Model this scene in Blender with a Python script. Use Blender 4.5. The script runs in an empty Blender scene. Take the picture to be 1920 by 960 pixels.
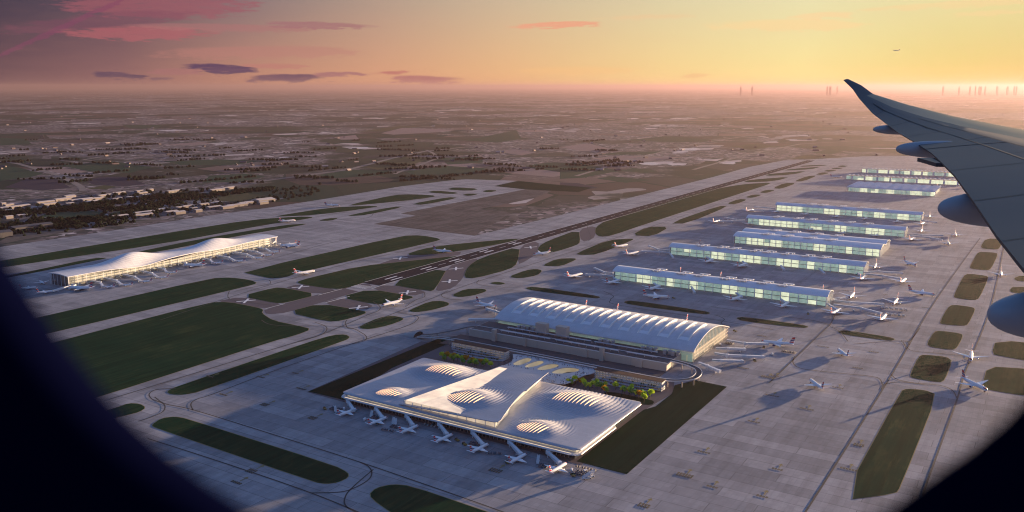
import bpy, bmesh, math, random
from math import sin, cos, tan, atan, atan2, radians, degrees, pi, sqrt, hypot, exp
from mathutils import Vector, Matrix
from mathutils.geometry import tessellate_polygon
random.seed(7)
S = bpy.context.scene
COL = S.collection

# ------------------------------------------------------------------ camera model (pixels are of the 1920x960 photograph)
F = 1624.0
H = 455.0
P = atan(318.0 / F)
YAW = radians(31.9)

def G(px, py, z=0.0):
    """point of the airport at height z seen at photograph pixel px, py (world: +Y is along the runways, +X across them)"""
    u = (px - 960) / F
    v = (480 - py) / F
    fy = cos(P) + v * sin(P)
    fz = -sin(P) + v * cos(P)
    t = (z - H) / fz
    x = u * t
    y = fy * t
    return Vector((x * cos(YAW) - y * sin(YAW), x * sin(YAW) + y * cos(YAW), z))

def CL(x, y, z):
    """camera-level frame (right, out of the window, up from the eye) to world"""
    return Vector((x * cos(YAW) - y * sin(YAW), x * sin(YAW) + y * cos(YAW), H + z))

# ------------------------------------------------------------------ mesh helpers
class MB:
    def __init__(s):
        s.v = []; s.f = []; s.m = []
    def quad(s, pts, mi=0):
        n = len(s.v)
        s.v += [tuple(p) for p in pts]
        s.f.append(tuple(range(n, n + len(pts)))); s.m.append(mi)
    def box(s, c, d, mi=0, rz=0.0):
        cx, cy, cz = c; x, y, z = d[0] / 2, d[1] / 2, d[2] / 2
        n = len(s.v); ca, sa = cos(rz), sin(rz)
        for dx, dy, dz in ((-x, -y, -z), (x, -y, -z), (x, y, -z), (-x, y, -z), (-x, -y, z), (x, -y, z), (x, y, z), (-x, y, z)):
            s.v.append((cx + dx * ca - dy * sa, cy + dx * sa + dy * ca, cz + dz))
        for f in ((0, 3, 2, 1), (4, 5, 6, 7), (0, 1, 5, 4), (1, 2, 6, 5), (2, 3, 7, 6), (3, 0, 4, 7)):
            s.f.append(tuple(n + i for i in f)); s.m.append(mi)
    def bar(s, a, b, w, h, mi=0):
        """box beam from a to b, w wide, h tall"""
        a = Vector(a); b = Vector(b); d = b - a
        if d.length < 1e-6: return
        d.normalize()
        up = Vector((0, 0, 1)) if abs(d.z) < .9 else Vector((0, 1, 0))
        sx = d.cross(up).normalized() * (w / 2); sz = sx.cross(d).normalized() * (h / 2)
        n = len(s.v)
        for p in (a, b):
            for q in (-sx - sz, sx - sz, sx + sz, -sx + sz):
                s.v.append(tuple(p + q))
        for f in ((0, 1, 2, 3), (7, 6, 5, 4), (0, 4, 5, 1), (1, 5, 6, 2), (2, 6, 7, 3), (3, 7, 4, 0)):
            s.f.append(tuple(n + i for i in f)); s.m.append(mi)
    def prism(s, poly, z0, z1, mi=0, mtop=None, bottom=True):
        n = len(s.v); k = len(poly)
        ar = sum(poly[i][0] * poly[(i + 1) % k][1] - poly[(i + 1) % k][0] * poly[i][1] for i in range(k))
        if ar < 0: poly = list(reversed(poly))
        for z in (z0, z1):
            for p in poly: s.v.append((p[0], p[1], z))
        s.f.append(tuple(range(n + k, n + 2 * k))); s.m.append(mi if mtop is None else mtop)
        if bottom:
            s.f.append(tuple(reversed(range(n, n + k)))); s.m.append(mi)
        for i in range(k):
            j = (i + 1) % k
            s.f.append((n + i, n + j, n + k + j, n + k + i)); s.m.append(mi)
    def loft(s, rings, mi=0, caps=True, closed=True, mfun=None):
        n = len(s.v); k = len(rings[0])
        for r in rings: s.v += [tuple(p) for p in r]
        for a in range(len(rings) - 1):
            for i in range(k if closed else k - 1):
                j = (i + 1) % k
                f = (n + a * k + i, n + a * k + j, n + (a + 1) * k + j, n + (a + 1) * k + i)
                s.f.append(f)
                if mfun:
                    c = sum((Vector(s.v[q]) for q in f), Vector()) / 4
                    s.m.append(mfun(c))
                else: s.m.append(mi)
        if caps and closed:
            s.f.append(tuple(reversed(range(n, n + k)))); s.m.append(mi)
            q = n + (len(rings) - 1) * k
            s.f.append(tuple(range(q, q + k))); s.m.append(mi)
    def tube(s, pts, r, k=8, mi=0):
        pts = [Vector(p) for p in pts]; rings = []
        for i, p in enumerate(pts):
            d = (pts[min(i + 1, len(pts) - 1)] - pts[max(i - 1, 0)]).normalized()
            up = Vector((0, 0, 1)) if abs(d.z) < .9 else Vector((1, 0, 0))
            a = d.cross(up).normalized(); b = a.cross(d).normalized()
            rr = r[i] if isinstance(r, (list, tuple)) else r
            rings.append([p + a * (rr * cos(2 * pi * q / k)) + b * (rr * sin(2 * pi * q / k)) for q in range(k)])
        s.loft(rings, mi)
    def ribbon(s, pts, w, dz=0.0, mi=0, thick=0.0):
        """flat strip along pts (x, y, z), w wide; thick > 0 makes it a slab"""
        pts = [Vector(p) for p in pts]; L = []; R = []
        for i, p in enumerate(pts):
            d = pts[min(i + 1, len(pts) - 1)] - pts[max(i - 1, 0)]
            d.z = 0; d.normalize(); nrm = Vector((-d.y, d.x, 0)) * (w / 2)
            L.append(p + nrm + Vector((0, 0, dz))); R.append(p - nrm + Vector((0, 0, dz)))
        if thick > 0:
            t = Vector((0, 0, thick))
            s.loft([[L[i], L[i] - t, R[i] - t, R[i]] for i in range(len(pts))], mi)
        else:
            for i in range(len(pts) - 1): s.quad((R[i], R[i + 1], L[i + 1], L[i]), mi)
    def build(s, name, mats, parent=None, smooth=False, loc=None, angle=None):
        me = bpy.data.meshes.new(name)
        me.from_pydata(s.v, [], s.f)
        if not isinstance(mats, (list, tuple)): mats = [mats]
        for m in mats: me.materials.append(m)
        me.polygons.foreach_set('material_index', s.m)
        if smooth: me.polygons.foreach_set('use_smooth', [True] * len(s.f))
        me.update()
        if angle is not None:
            me.polygons.foreach_set('use_smooth', [True] * len(s.f))
            try: me.set_sharp_from_angle(angle=radians(angle))
            except Exception: pass
        o = bpy.data.objects.new(name, me); COL.objects.link(o)
        if parent is not None: o.parent = parent
        if loc is not None: o.location = loc
        return o

def tag(o, label=None, cat=None, group=None, kind=None):
    if label: o['label'] = label
    if cat: o['category'] = cat
    if group: o['group'] = group
    if kind: o['kind'] = kind
    return o

def thing(name, label, cat, loc=(0, 0, 0), rz=0.0, group=None):
    o = bpy.data.objects.new(name, None); COL.objects.link(o)
    o.location = loc; o.rotation_euler = (0, 0, rz); o.empty_display_size = 1
    return tag(o, label, cat, group)

def copy_tree(o, parent=None):
    c = o.copy(); COL.objects.link(c)
    if parent is not None: c.parent = parent
    for ch in KIDS.get(o.name, []): copy_tree(ch, c)
    return c
KIDS = {}
def reg(o):
    """remember the children of a prototype for copying"""
    for x in list(COL.objects):
        if x.parent is not None:
            pass
    def rec(q):
        KIDS[q.name] = [x for x in COL.objects if x.parent == q]
        for x in KIDS[q.name]: rec(x)
    rec(o)
def place(proto, loc, rz, label, group=None, first=None, scale=None):
    """first use moves the prototype itself; later uses copy it with its parts"""
    if not proto.get('_used'):
        o = proto; proto['_used'] = 1
    else:
        o = copy_tree(proto)
    o.location = loc; o.rotation_euler = (0, 0, rz)
    if scale: o.scale = (scale, scale, scale)
    o['label'] = label
    if group: o['group'] = group
    elif 'group' in o: del o['group']
    return o

# ------------------------------------------------------------------ materials
class N:
    def __init__(s, name):
        s.mat = bpy.data.materials.new(name); s.mat.use_nodes = True
        s.t = s.mat.node_tree; s.t.nodes.clear()
        s.out = s.t.nodes.new('ShaderNodeOutputMaterial')
    def n(s, typ, **kw):
        o = s.t.nodes.new('ShaderNode' + typ)
        for k, v in kw.items():
            if k.startswith('i_'):
                k = k[2:]
                k = int(k) if k.isdigit() else k.replace('_', ' ')
                o.inputs[k].default_value = v
            else: setattr(o, k, v)
        return o
    def l(s, a, b): s.t.links.new(a, b)
    def math(s, op, a, b=None, clamp=False):
        o = s.n('Math', operation=op, use_clamp=clamp)
        for i, x in enumerate((a, b)):
            if x is None: continue
            if hasattr(x, 'is_linked'): s.l(x, o.inputs[i])
            else: o.inputs[i].default_value = x
        return o.outputs[0]
    def mix(s, fac, a, b, mode='MIX'):
        o = s.n('Mix', data_type='RGBA', blend_type=mode)
        for i, x in ((0, fac), (6, a), (7, b)):
            if hasattr(x, 'is_linked'): s.l(x, o.inputs[i])
            else: o.inputs[i].default_value = (*x, 1) if isinstance(x, tuple) and len(x) == 3 else x
        return o.outputs[2]
    def ramp(s, fac, stops, interp='LINEAR'):
        o = s.n('ValToRGB'); o.color_ramp.interpolation = interp
        e = o.color_ramp.elements
        while len(e) > 1: e.remove(e[0])
        for i, (p, c) in enumerate(stops):
            q = e[0] if i == 0 else e.new(p)
            q.position = p; q.color = (*c, 1) if len(c) == 3 else c
        if fac is not None: s.l(fac, o.inputs[0])
        return o.outputs[0]
    def pos(s, sc=(1, 1, 1), rz=0.0, obj=False):
        if obj: src = s.n('TexCoord').outputs['Object']
        else: src = s.n('NewGeometry').outputs['Position']
        m = s.n('Mapping'); m.inputs['Scale'].default_value = sc; m.inputs['Rotation'].default_value = (0, 0, rz)
        s.l(src, m.inputs[0]); return m.outputs[0]
    def noise(s, vec, scale, detail=2.0, rough=.5):
        o = s.n('TexNoise', i_Scale=scale, i_Detail=detail, i_Roughness=rough); s.l(vec, o.inputs['Vector']); return o.outputs[0]
    def vor(s, vec, scale, out='Color', feature='F1', rnd=1.0):
        o = s.n('TexVoronoi', feature=feature, i_Scale=scale, i_Randomness=rnd); s.l(vec, o.inputs['Vector']); return o.outputs[out]
    def bsdf(s, col, rough=.6, metal=0.0, spec=.5, emit=None, estr=0.0, coat=0.0):
        b = s.n('BsdfPrincipled')
        for k, x in (('Base Color', col), ('Roughness', rough), ('Metallic', metal), ('Specular IOR Level', spec), ('Emission Color', emit), ('Emission Strength', estr), ('Coat Weight', coat)):
            if x is None: continue
            if hasattr(x, 'is_linked'): s.l(x, b.inputs[k])
            else: b.inputs[k].default_value = (*x, 1) if isinstance(x, tuple) and len(x) == 3 else x
        s.l(b.outputs[0], s.out.inputs[0]); return b
    def sep(s, vec, ch=0):
        o = s.n('SeparateXYZ'); s.l(vec, o.inputs[0]); return o.outputs[ch]

def plain(name, col, rough=.6, metal=0.0, spec=.5, vary=.12, scale=.25, coat=0.0):
    """paint or concrete: a colour with mottled dirt"""
    m = N(name); p = m.pos(obj=True)
    f = m.noise(p, scale, 3.0)
    c = m.mix(f, tuple(x * (1 - vary) for x in col), tuple(min(1, x * (1 + vary)) for x in col))
    m.bsdf(c, rough, metal, spec, coat=coat); return m.mat

def emitter(name, col, strength, base=(.5, .45, .4), vary=.5, scale=.2):
    """lit interior seen through glass"""
    m = N(name); p = m.pos()
    f = m.noise(p, scale, 2.0)
    st = m.math('MULTIPLY_ADD', f, strength * vary * 2)
    st.node.inputs[2].default_value = strength * (1 - vary)
    m.bsdf(base, .5, emit=col, estr=st); return m.mat

M = {}

# ------------------------------------------------------------------ light, sky, camera
EXPO = 1.98
GAIN = 2 ** EXPO
SUN_AZ = radians(24.0)      # from the runway axis towards +X
SUN_EL = radians(3.7)

cam = bpy.data.cameras.new('camera'); co = bpy.data.objects.new('camera', cam); COL.objects.link(co)
co.location = (0, 0, H); co.rotation_euler = (pi / 2 - P, 0, YAW)
cam.sensor_width = 36.0; cam.lens = 36.0 * F / 1920.0
cam.clip_start = 0.01; cam.clip_end = 400000
cam.dof.use_dof = True; cam.dof.focus_distance = 1500.0; cam.dof.aperture_fstop = 6.5
S.camera = co

S.render.engine = 'CYCLES'
S.cycles.use_denoising = True
try:
    S.cycles.denoiser = 'OPENIMAGEDENOISE'; S.cycles.denoising_input_passes = 'RGB_ALBEDO_NORMAL'; S.cycles.denoising_prefilter = 'ACCURATE'
except Exception: pass
S.cycles.pixel_filter_type = 'BLACKMAN_HARRIS'; S.cycles.filter_width = 1.1
S.cycles.max_bounces = 6; S.cycles.diffuse_bounces = 2; S.cycles.glossy_bounces = 3
S.cycles.transmission_bounces = 4; S.cycles.transparent_max_bounces = 8; S.cycles.volume_bounces = 0
S.cycles.sample_clamp_indirect = 4.0
S.cycles.caustics_reflective = False; S.cycles.caustics_refractive = False
S.cycles.use_adaptive_sampling = False
S.view_settings.view_transform = 'Standard'; S.view_settings.look = 'None'
S.view_settings.exposure = EXPO; S.view_settings.gamma = 1.0

sl = bpy.data.lights.new('sun', 'SUN'); sl.energy = 5.0; sl.angle = radians(.6); sl.color = (1.0, .70, .42)
so = bpy.data.objects.new('sun', sl); COL.objects.link(so)
sd = Vector((sin(SUN_AZ) * cos(SUN_EL), cos(SUN_AZ) * cos(SUN_EL), sin(SUN_EL)))
so.rotation_euler = (-sd).to_track_quat('-Z', 'Y').to_euler(); so.location = (0, 0, 900)

def direction(px, py):
    """azimuth (degrees right of the camera heading) and elevation (degrees) of a sky pixel"""
    u = (px - 960) / F; v = (480 - py) / F
    fy = cos(P) + v * sin(P); fz = -sin(P) + v * cos(P)
    return degrees(atan2(u, fy)), degrees(atan2(fz, hypot(u, fy)))

W = bpy.data.worlds.new('World'); S.world = W; W.use_nodes = True
def build_world():
    w = N.__new__(N); w.t = W.node_tree; w.t.nodes.clear(); w.out = w.t.nodes.new('ShaderNodeOutputWorld')
    tc = w.n('TexCoord').outputs['Generated']
    x, y, z = (w.sep(tc, i) for i in range(3))
    r = w.math('ADD', w.math('MULTIPLY', x, cos(YAW)), w.math('MULTIPLY', y, sin(YAW)))
    h = w.math('ADD', w.math('MULTIPLY', x, -sin(YAW)), w.math('MULTIPLY', y, cos(YAW)))
    az = w.math('MULTIPLY', w.math('ARCTAN2', r, h), 180 / pi)           # degrees
    el = w.math('MULTIPLY', w.math('ARCSINE', z), 180 / pi)
    fa = w.math('ADD', w.math('DIVIDE', az, 360.0), .5)
    k = 1.0 / GAIN
    sc = lambda c: tuple(q * k for q in c)
    A = lambda d: (d + 180) / 360
    hz = w.ramp(fa, [(0, sc((.13, .10, .15))), (A(-42), sc((.12, .065, .085))), (A(-31), sc((.15, .075, .09))), (A(-24), sc((.30, .135, .13))), (A(-17), sc((.56, .25, .16))),
                     (A(-8), sc((.78, .37, .19))), (A(0), sc((.92, .50, .20))), (A(10), sc((1.0, .70, .24))), (A(18), sc((1.0, .80, .26))),
                     (A(26), sc((.84, .62, .13))), (A(33), sc((.76, .52, .10))), (A(59), sc((1.3, .85, .3))), (A(90), sc((.6, .36, .22))), (A(130), sc((.2, .14, .18))), (1, sc((.13, .10, .15)))])
    up = w.ramp(fa, [(0, sc((.09, .11, .20))), (A(-42), sc((.024, .026, .055))), (A(-31), sc((.034, .035, .066))), (A(-24), sc((.075, .066, .098))), (A(-17), sc((.205, .16, .18))),
                     (A(-8), sc((.44, .33, .26))), (A(0), sc((.60, .48, .33))), (A(10), sc((.72, .64, .40))), (A(18), sc((.80, .75, .45))),
                     (A(28), sc((.79, .73, .38))), (A(36), sc((.8, .7, .36))), (A(59), sc((1.0, .8, .45))), (A(90), sc((.5, .4, .36))), (A(130), sc((.16, .16, .24))), (1, sc((.09, .11, .20)))])
    g = w.math('DIVIDE', el, 5.8, True)
    g = w.math('POWER', g, .8)
    band = w.mix(g, hz, up)
    # clouds: stretched wisps with torn edges, placed by direction
    cv = w.n('CombineXYZ'); w.l(w.math('MULTIPLY', az, .28), cv.inputs[0]); w.l(w.math('MULTIPLY', el, 1.7), cv.inputs[1])
    n1 = w.noise(cv.outputs[0], 3.2, 7.0, .68)
    cw = w.n('CombineXYZ'); w.l(w.math('MULTIPLY', az, .12), cw.inputs[0]); w.l(w.math('MULTIPLY', el, .9), cw.inputs[1])
    n2 = w.noise(cw.outputs[0], 1.2, 4.0, .6)
    azw = w.math('ADD', az, w.math('MULTIPLY', w.math('SUBTRACT', n2, .5), 7.0))
    elw = w.math('ADD', el, w.math('MULTIPLY', w.math('SUBTRACT', n1, .5), .62))
    cf = w.n('CombineXYZ'); w.l(w.math('MULTIPLY', az, .55), cf.inputs[0]); w.l(w.math('MULTIPLY', el, 4.5), cf.inputs[1])
    tex = w.math('MULTIPLY_ADD', w.noise(cf.outputs[0], 1.6, 6.0, .7), 2.6, True); tex.node.inputs[2].default_value = -.2
    def cloud(px, py, wx, wy, col, op, tilt=0.0, edge=1.0):
        nonlocal band
        a0, e0 = direction(px, py); wa = wx / 27.0; we = wy / 28.0
        da = w.math('DIVIDE', w.math('SUBTRACT', azw, a0), wa)
        e1 = w.math('SUBTRACT', w.math('SUBTRACT', elw, e0), w.math('MULTIPLY', w.math('SUBTRACT', az, a0), tilt))
        de = w.math('DIVIDE', e1, we)
        d2 = w.math('ADD', w.math('MULTIPLY', da, da), w.math('MULTIPLY', de, de))
        v = w.math('ADD', w.math('MULTIPLY', w.math('SUBTRACT', 1.0, d2), 1.7), w.math('MULTIPLY', w.math('SUBTRACT', n1, .5), 4.5 * edge))
        v = w.math('MULTIPLY', v, op * 1.3, True)
        v = w.math('MULTIPLY', w.math('MINIMUM', v, op), tex)
        band = w.mix(v, band, sc(col))
    cloud(300, 12, 150, 22, (.33, .10, .13), .75, .03)
    cloud(200, 40, 130, 16, (.20, .07, .11), .5, .12)
    cloud(265, 62, 110, 13, (.42, .12, .14), .75, .02)
    cloud(130, 45, 120, 5, (.22, .06, .12), .6, .50)
    cloud(420, 52, 170, 7, (.42, .17, .17), .55, .0)
    cloud(600, 48, 90, 7, (.36, .15, .17), .7, -.02)
    cloud(500, 98, 180, 12, (.50, .21, .18), .5, .02)
    cloud(408, 129, 50, 10, (.085, .045, .11), 1.0, -.01, .8)
    cloud(232, 142, 36, 6, (.085, .048, .10), 1.0, -.05, .8)
    cloud(292, 149, 18, 3, (.13, .07, .12), .8, .03)
    cloud(545, 146, 74, 8, (.115, .055, .11), 1.0, -.01, .8)
    cloud(640, 139, 60, 4, (.33, .13, .16), .8, .01)
    cloud(330, 135, 35, 7, (.38, .15, .16), .6, .02)
    cloud(520, 124, 60, 5, (.52, .19, .17), .6, .0)
    cloud(745, 137, 28, 4, (.50, .16, .14), .9, -.03)
    cloud(810, 150, 64, 8, (.42, .15, .15), .95, -.03)
    cloud(1045, 46, 95, 6, (.86, .37, .23), .85, .03)
    cloud(1210, 32, 90, 4, (.88, .58, .32), .5, .01)
    cloud(1480, 47, 130, 11, (.98, .68, .33), .6, -.01)
    cloud(1560, 28, 60, 6, (.98, .66, .34), .6, .03)
    cloud(1290, 143, 26, 4, (.86, .52, .22), .7, .05)
    cloud(1800, 8, 140, 6, (.95, .66, .33), .5, .02)
    cloud(1850, 25, 60, 4, (.95, .66, .33), .5, .0)
    cloud(1080, 133, 110, 8, (1.0, .56, .22), .35, .0)
    # faint streaks over the whole band
    st = w.math('MULTIPLY', w.math('SUBTRACT', n2, .5), .35)
    band = w.mix(w.math('ABSOLUTE', st), band, w.mix(.5, band, sc((.8, .35, .25))))
    sky = w.n('TexSky', sky_type='NISHITA', sun_disc=False)
    sky.sun_elevation = SUN_EL; sky.sun_rotation = SUN_AZ; sky.altitude = 400; sky.air_density = 1.0; sky.dust_density = 1.5; sky.ozone_density = 2.5
    b1 = w.n('Background', i_Strength=SKY_STR); w.l(w.mix(1.0, sky.outputs[0], SKY_TINT, 'MULTIPLY'), b1.inputs[0])
    b2 = w.n('Background', i_Strength=1.0); w.l(band, b2.inputs[0])
    f = w.math('DIVIDE', w.math('SUBTRACT', el, 6.5), 20.0, True)
    mx = w.n('MixShader'); w.l(f, mx.inputs[0]); w.l(b2.outputs[0], mx.inputs[1]); w.l(b1.outputs[0], mx.inputs[2])
    w.l(mx.outputs[0], w.out.inputs[0])
SKY_STR = .09
SKY_TINT = (.95, 1.0, 1.25)
build_world()

# ------------------------------------------------------------------ haze
HAZE_D = 1 / 52000.0
hb = MB(); hb.box((0, 60000, 320), (240000, 240000, 642))
hm = N('haze'); hv = hm.n('VolumePrincipled')
hv.inputs['Color'].default_value = (.35, .245, .27, 1); hv.inputs['Density'].default_value = HAZE_D; hv.inputs['Anisotropy'].default_value = .5
hm.l(hv.outputs[0], hm.out.inputs[1])
tag(hb.build('haze', hm.mat), 'pale air haze over the airport', 'haze', kind='stuff')

# ------------------------------------------------------------------ ground
def ground_mat():
    m = N('outskirts'); p = m.pos()
    big = m.noise(p, 1 / 2300.0, 4.0, .6)
    fieldc = m.vor(p, 1 / 480.0, 'Color', rnd=1.0)
    fr = m.sep(fieldc, 0); fg = m.sep(fieldc, 1)
    fields = m.ramp(fr, [(0, (.020, .046, .034)), (.3, (.028, .064, .042)), (.42, (.06, .062, .045)), (.55, (.12, .085, .075)), (.66, (.25, .175, .155)), (.74, (.05, .068, .045)), (.88, (.09, .085, .075)), (1, (.028, .05, .036))], 'CONSTANT')
    fn = m.noise(p, 1 / 60.0, 4.0, .6)
    fields = m.mix(.5, fields, m.mix(fn, (.02, .02, .02), (.16, .14, .12)), 'OVERLAY')
    hedge = m.math('LESS_THAN', m.vor(p, 1 / 480.0, 'Distance', 'DISTANCE_TO_EDGE'), .022)
    fields = m.mix(hedge, fields, (.018, .03, .02))
    house = m.vor(p, 1 / 24.0, 'Color')
    hr = m.sep(house, 0)
    urb = m.ramp(hr, [(0, (.055, .056, .054)), (.30, (.10, .085, .092)), (.52, (.20, .155, .16)), (.74, (.32, .245, .24)), (.90, (.55, .47, .46))], 'CONSTANT')
    blk = m.vor(p, 1 / 170.0, 'Color'); bl = m.sep(blk, 2)
    urb = m.mix(m.math('MULTIPLY', bl, .55), urb, (.085, .078, .075))
    road = m.math('LESS_THAN', m.vor(p, 1 / 170.0, 'Distance', 'DISTANCE_TO_EDGE'), .035)
    urb = m.mix(m.math('MULTIPLY', road, .7), urb, (.17, .14, .13))
    trees = m.math('GREATER_THAN', m.noise(p, 1 / 110.0, 3.0, .65), .57)
    urb = m.mix(m.math('MULTIPLY', trees, .6), urb, (.028, .04, .026))
    um = m.math('MULTIPLY', m.math('SUBTRACT', m.math('ADD', big, m.math('MULTIPLY', m.math('SUBTRACT', fg, .5), .12)), .478), 24.0, True)
    col = m.mix(um, fields, urb)
    # big pale sheds and yards in clusters
    shed = m.vor(m.pos((1, .55, 1), .35), 1 / 120.0, 'Color'); sr = m.sep(shed, 1)
    clus = m.math('GREATER_THAN', m.noise(m.pos((1, 1, 1), 1.0), 1 / 1500.0, 3.0, .7), .575)
    sm = m.math('MULTIPLY', m.math('GREATER_THAN', sr, .70), clus)
    col = m.mix(sm, col, m.ramp(sr, [(0, (.3, .25, .23)), (.8, (.5, .42, .4)), (.9, (.62, .55, .52))], 'CONSTANT'))
    # dark woods and water
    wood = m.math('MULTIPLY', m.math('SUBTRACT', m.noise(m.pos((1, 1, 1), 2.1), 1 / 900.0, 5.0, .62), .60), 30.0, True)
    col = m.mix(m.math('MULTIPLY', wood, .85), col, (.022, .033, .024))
    m.bsdf(col, .9, spec=.1); return m.mat
M['ground'] = ground_mat()

def apron_mat():
    m = N('concrete_apron'); p = m.pos()
    b1 = m.n('TexBrick', i_Scale=1.0, i_Mortar_Size=.4, i_Brick_Width=95.0, i_Row_Height=23.0)
    b1.inputs['Color1'].default_value = (.235, .232, .250, 1); b1.inputs['Color2'].default_value = (.345, .335, .35, 1); b1.inputs['Mortar'].default_value = (.17, .165, .175, 1)
    m.l(p, b1.inputs['Vector'])
    b2 = m.n('TexBrick', i_Scale=1.0, i_Mortar_Size=.25, i_Brick_Width=7.5, i_Row_Height=7.5, offset=0.0)
    b2.inputs['Color1'].default_value = (.92, .92, .92, 1); b2.inputs['Color2'].default_value = (1.05, 1.05, 1.05, 1); b2.inputs['Mortar'].default_value = (.86, .86, .86, 1)
    m.l(p, b2.inputs['Vector'])
    c = m.mix(1.0, b1.outputs[0], b2.outputs[0], 'MULTIPLY')
    st = m.noise(m.pos((1, .12, 1)), 1 / 22.0, 5.0, .62)
    c = m.mix(1.0, c, m.ramp(st, [(.2, (.62, .62, .63)), (.5, (1, 1, 1)), (.85, (1.3, 1.28, 1.28))]), 'MULTIPLY')
    st2 = m.noise(p, 1 / 160.0, 4.0, .6)
    c = m.mix(1.0, c, m.ramp(st2, [(.25, (.8, .8, .82)), (.75, (1.15, 1.13, 1.12))]), 'MULTIPLY')
    oil = m.math('MULTIPLY', m.math('SUBTRACT', m.noise(p, 1 / 14.0, 5.0, .7), .66), 8.0, True)
    c = m.mix(m.math('MULTIPLY', oil, .5), c, (.09, .085, .085))
    m.bsdf(c, .75, spec=.25); return m.mat
M['apron'] = apron_mat()

def asphalt_mat(name, a, b):
    m = N(name); p = m.pos((1, .06, 1))
    f = m.noise(p, 1 / 5.0, 5.0, .65)
    c = m.mix(f, a, b)
    m.bsdf(c, .9, spec=.04); return m.mat
M['runway'] = asphalt_mat('runway_asphalt', (.011, .010, .016), (.036, .031, .044))
M['brown_asphalt'] = asphalt_mat('worn_asphalt', (.11, .095, .105), (.17, .145, .15))
M['road'] = plain('road_asphalt', (.055, .055, .065), .8, vary=.3, scale=.08)
def grass_mat(name, g, y, amt):
    m = N(name)
    f = m.noise(m.pos((1, .10, 1)), 1 / 7.0, 5.0, .68)
    f2 = m.noise(m.pos(), 1 / 90.0, 4.0, .6)
    k = m.math('ADD', m.math('MULTIPLY', f, .75), m.math('MULTIPLY', f2, .75))
    c = m.ramp(k, [(.45, tuple(.75 * q for q in g)), (.68, g), (.85, tuple(a * (1 - amt) + b * amt for a, b in zip(g, y))), (.98, y)])
    st = m.noise(m.pos((1, .025, 1)), 1 / 9.0, 3.0, .7)
    c = m.mix(1.0, c, m.ramp(st, [(.25, (.62, .64, .62)), (.75, (1.4, 1.36, 1.38))]), 'MULTIPLY')
    worn = m.math('MULTIPLY', m.math('SUBTRACT', m.noise(m.pos((1, .3, 1), .05), 1 / 38.0, 5.0, .7), .565), 9.0, True)
    c = m.mix(m.math('MULTIPLY', worn, .55), c, y)
    m.bsdf(c, .95, spec=.02); return m.mat
M['grass'] = grass_mat('mown_grass', (.011, .040, .019), (.056, .068, .030), .28)
M['lush'] = grass_mat('lush_grass', (.008, .036, .019), (.042, .062, .027), .18)
M['dark_turf'] = grass_mat('dark_turf', (.005, .022, .014), (.014, .030, .017), .25)
M['heath'] = grass_mat('dry_heath', (.115, .10, .09), (.20, .17, .155), .5)
M['country_road'] = plain('country_road', (.15, .125, .125), .9, vary=.3, scale=.01)
M['white_paint'] = plain('white_paint', (.75, .74, .74), .7)
M['edge_line'] = plain('edge_line', (.24, .19, .075), .8)
M['dark_paint_and_shade'] = plain('dark_paint_and_shade', (.03, .028, .035), .8)
M['line'] = plain('centre_line', (.045, .042, .040), .8)

gm = MB()
xs = [-200000, -60000, -20000, -8000, -4000, -2000, 0, 2000, 4000, 8000, 20000, 60000, 200000]
ys = [-4000, -1000, 500, 2000, 4000, 8000, 16000, 32000, 64000, 120000, 300000]
for i in range(len(xs)):
    for j in range(len(ys)): gm.v.append((xs[i], ys[j], 0))
for i in range(len(xs) - 1):
    for j in range(len(ys) - 1):
        a = i * len(ys) + j; b = (i + 1) * len(ys) + j
        gm.f.append((a, b, b + 1, a + 1)); gm.m.append(0)
tag(gm.build('ground', M['ground']), kind='structure')

def flat_mesh(name, pts):
    me = bpy.data.meshes.new(name)
    tris = []
    for a, b, c in tessellate_polygon([pts]):
        q = (pts[b] - pts[a]).cross(pts[c] - pts[a])
        if abs(q.z) < 1e-9: continue
        tris.append((a, b, c) if q.z > 0 else (a, c, b))
    me.from_pydata([tuple(p) for p in pts], [], tris); me.update()
    return me

def sheet(name, poly, z, mat, smooth=0):
    """flat surface on the airfield outlined by photograph pixels"""
    pts = [G(*q, z) for q in poly]
    for _ in range(smooth):
        out = []
        n = len(pts)
        for i in range(n):
            a, b = pts[i], pts[(i + 1) % n]
            out += [a * .78 + b * .22, a * .22 + b * .78]
        pts = out
    me = flat_mesh(name, pts)
    me.materials.append(mat)
    o = bpy.data.objects.new(name, me); COL.objects.link(o)
    return tag(o, kind='structure')

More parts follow.
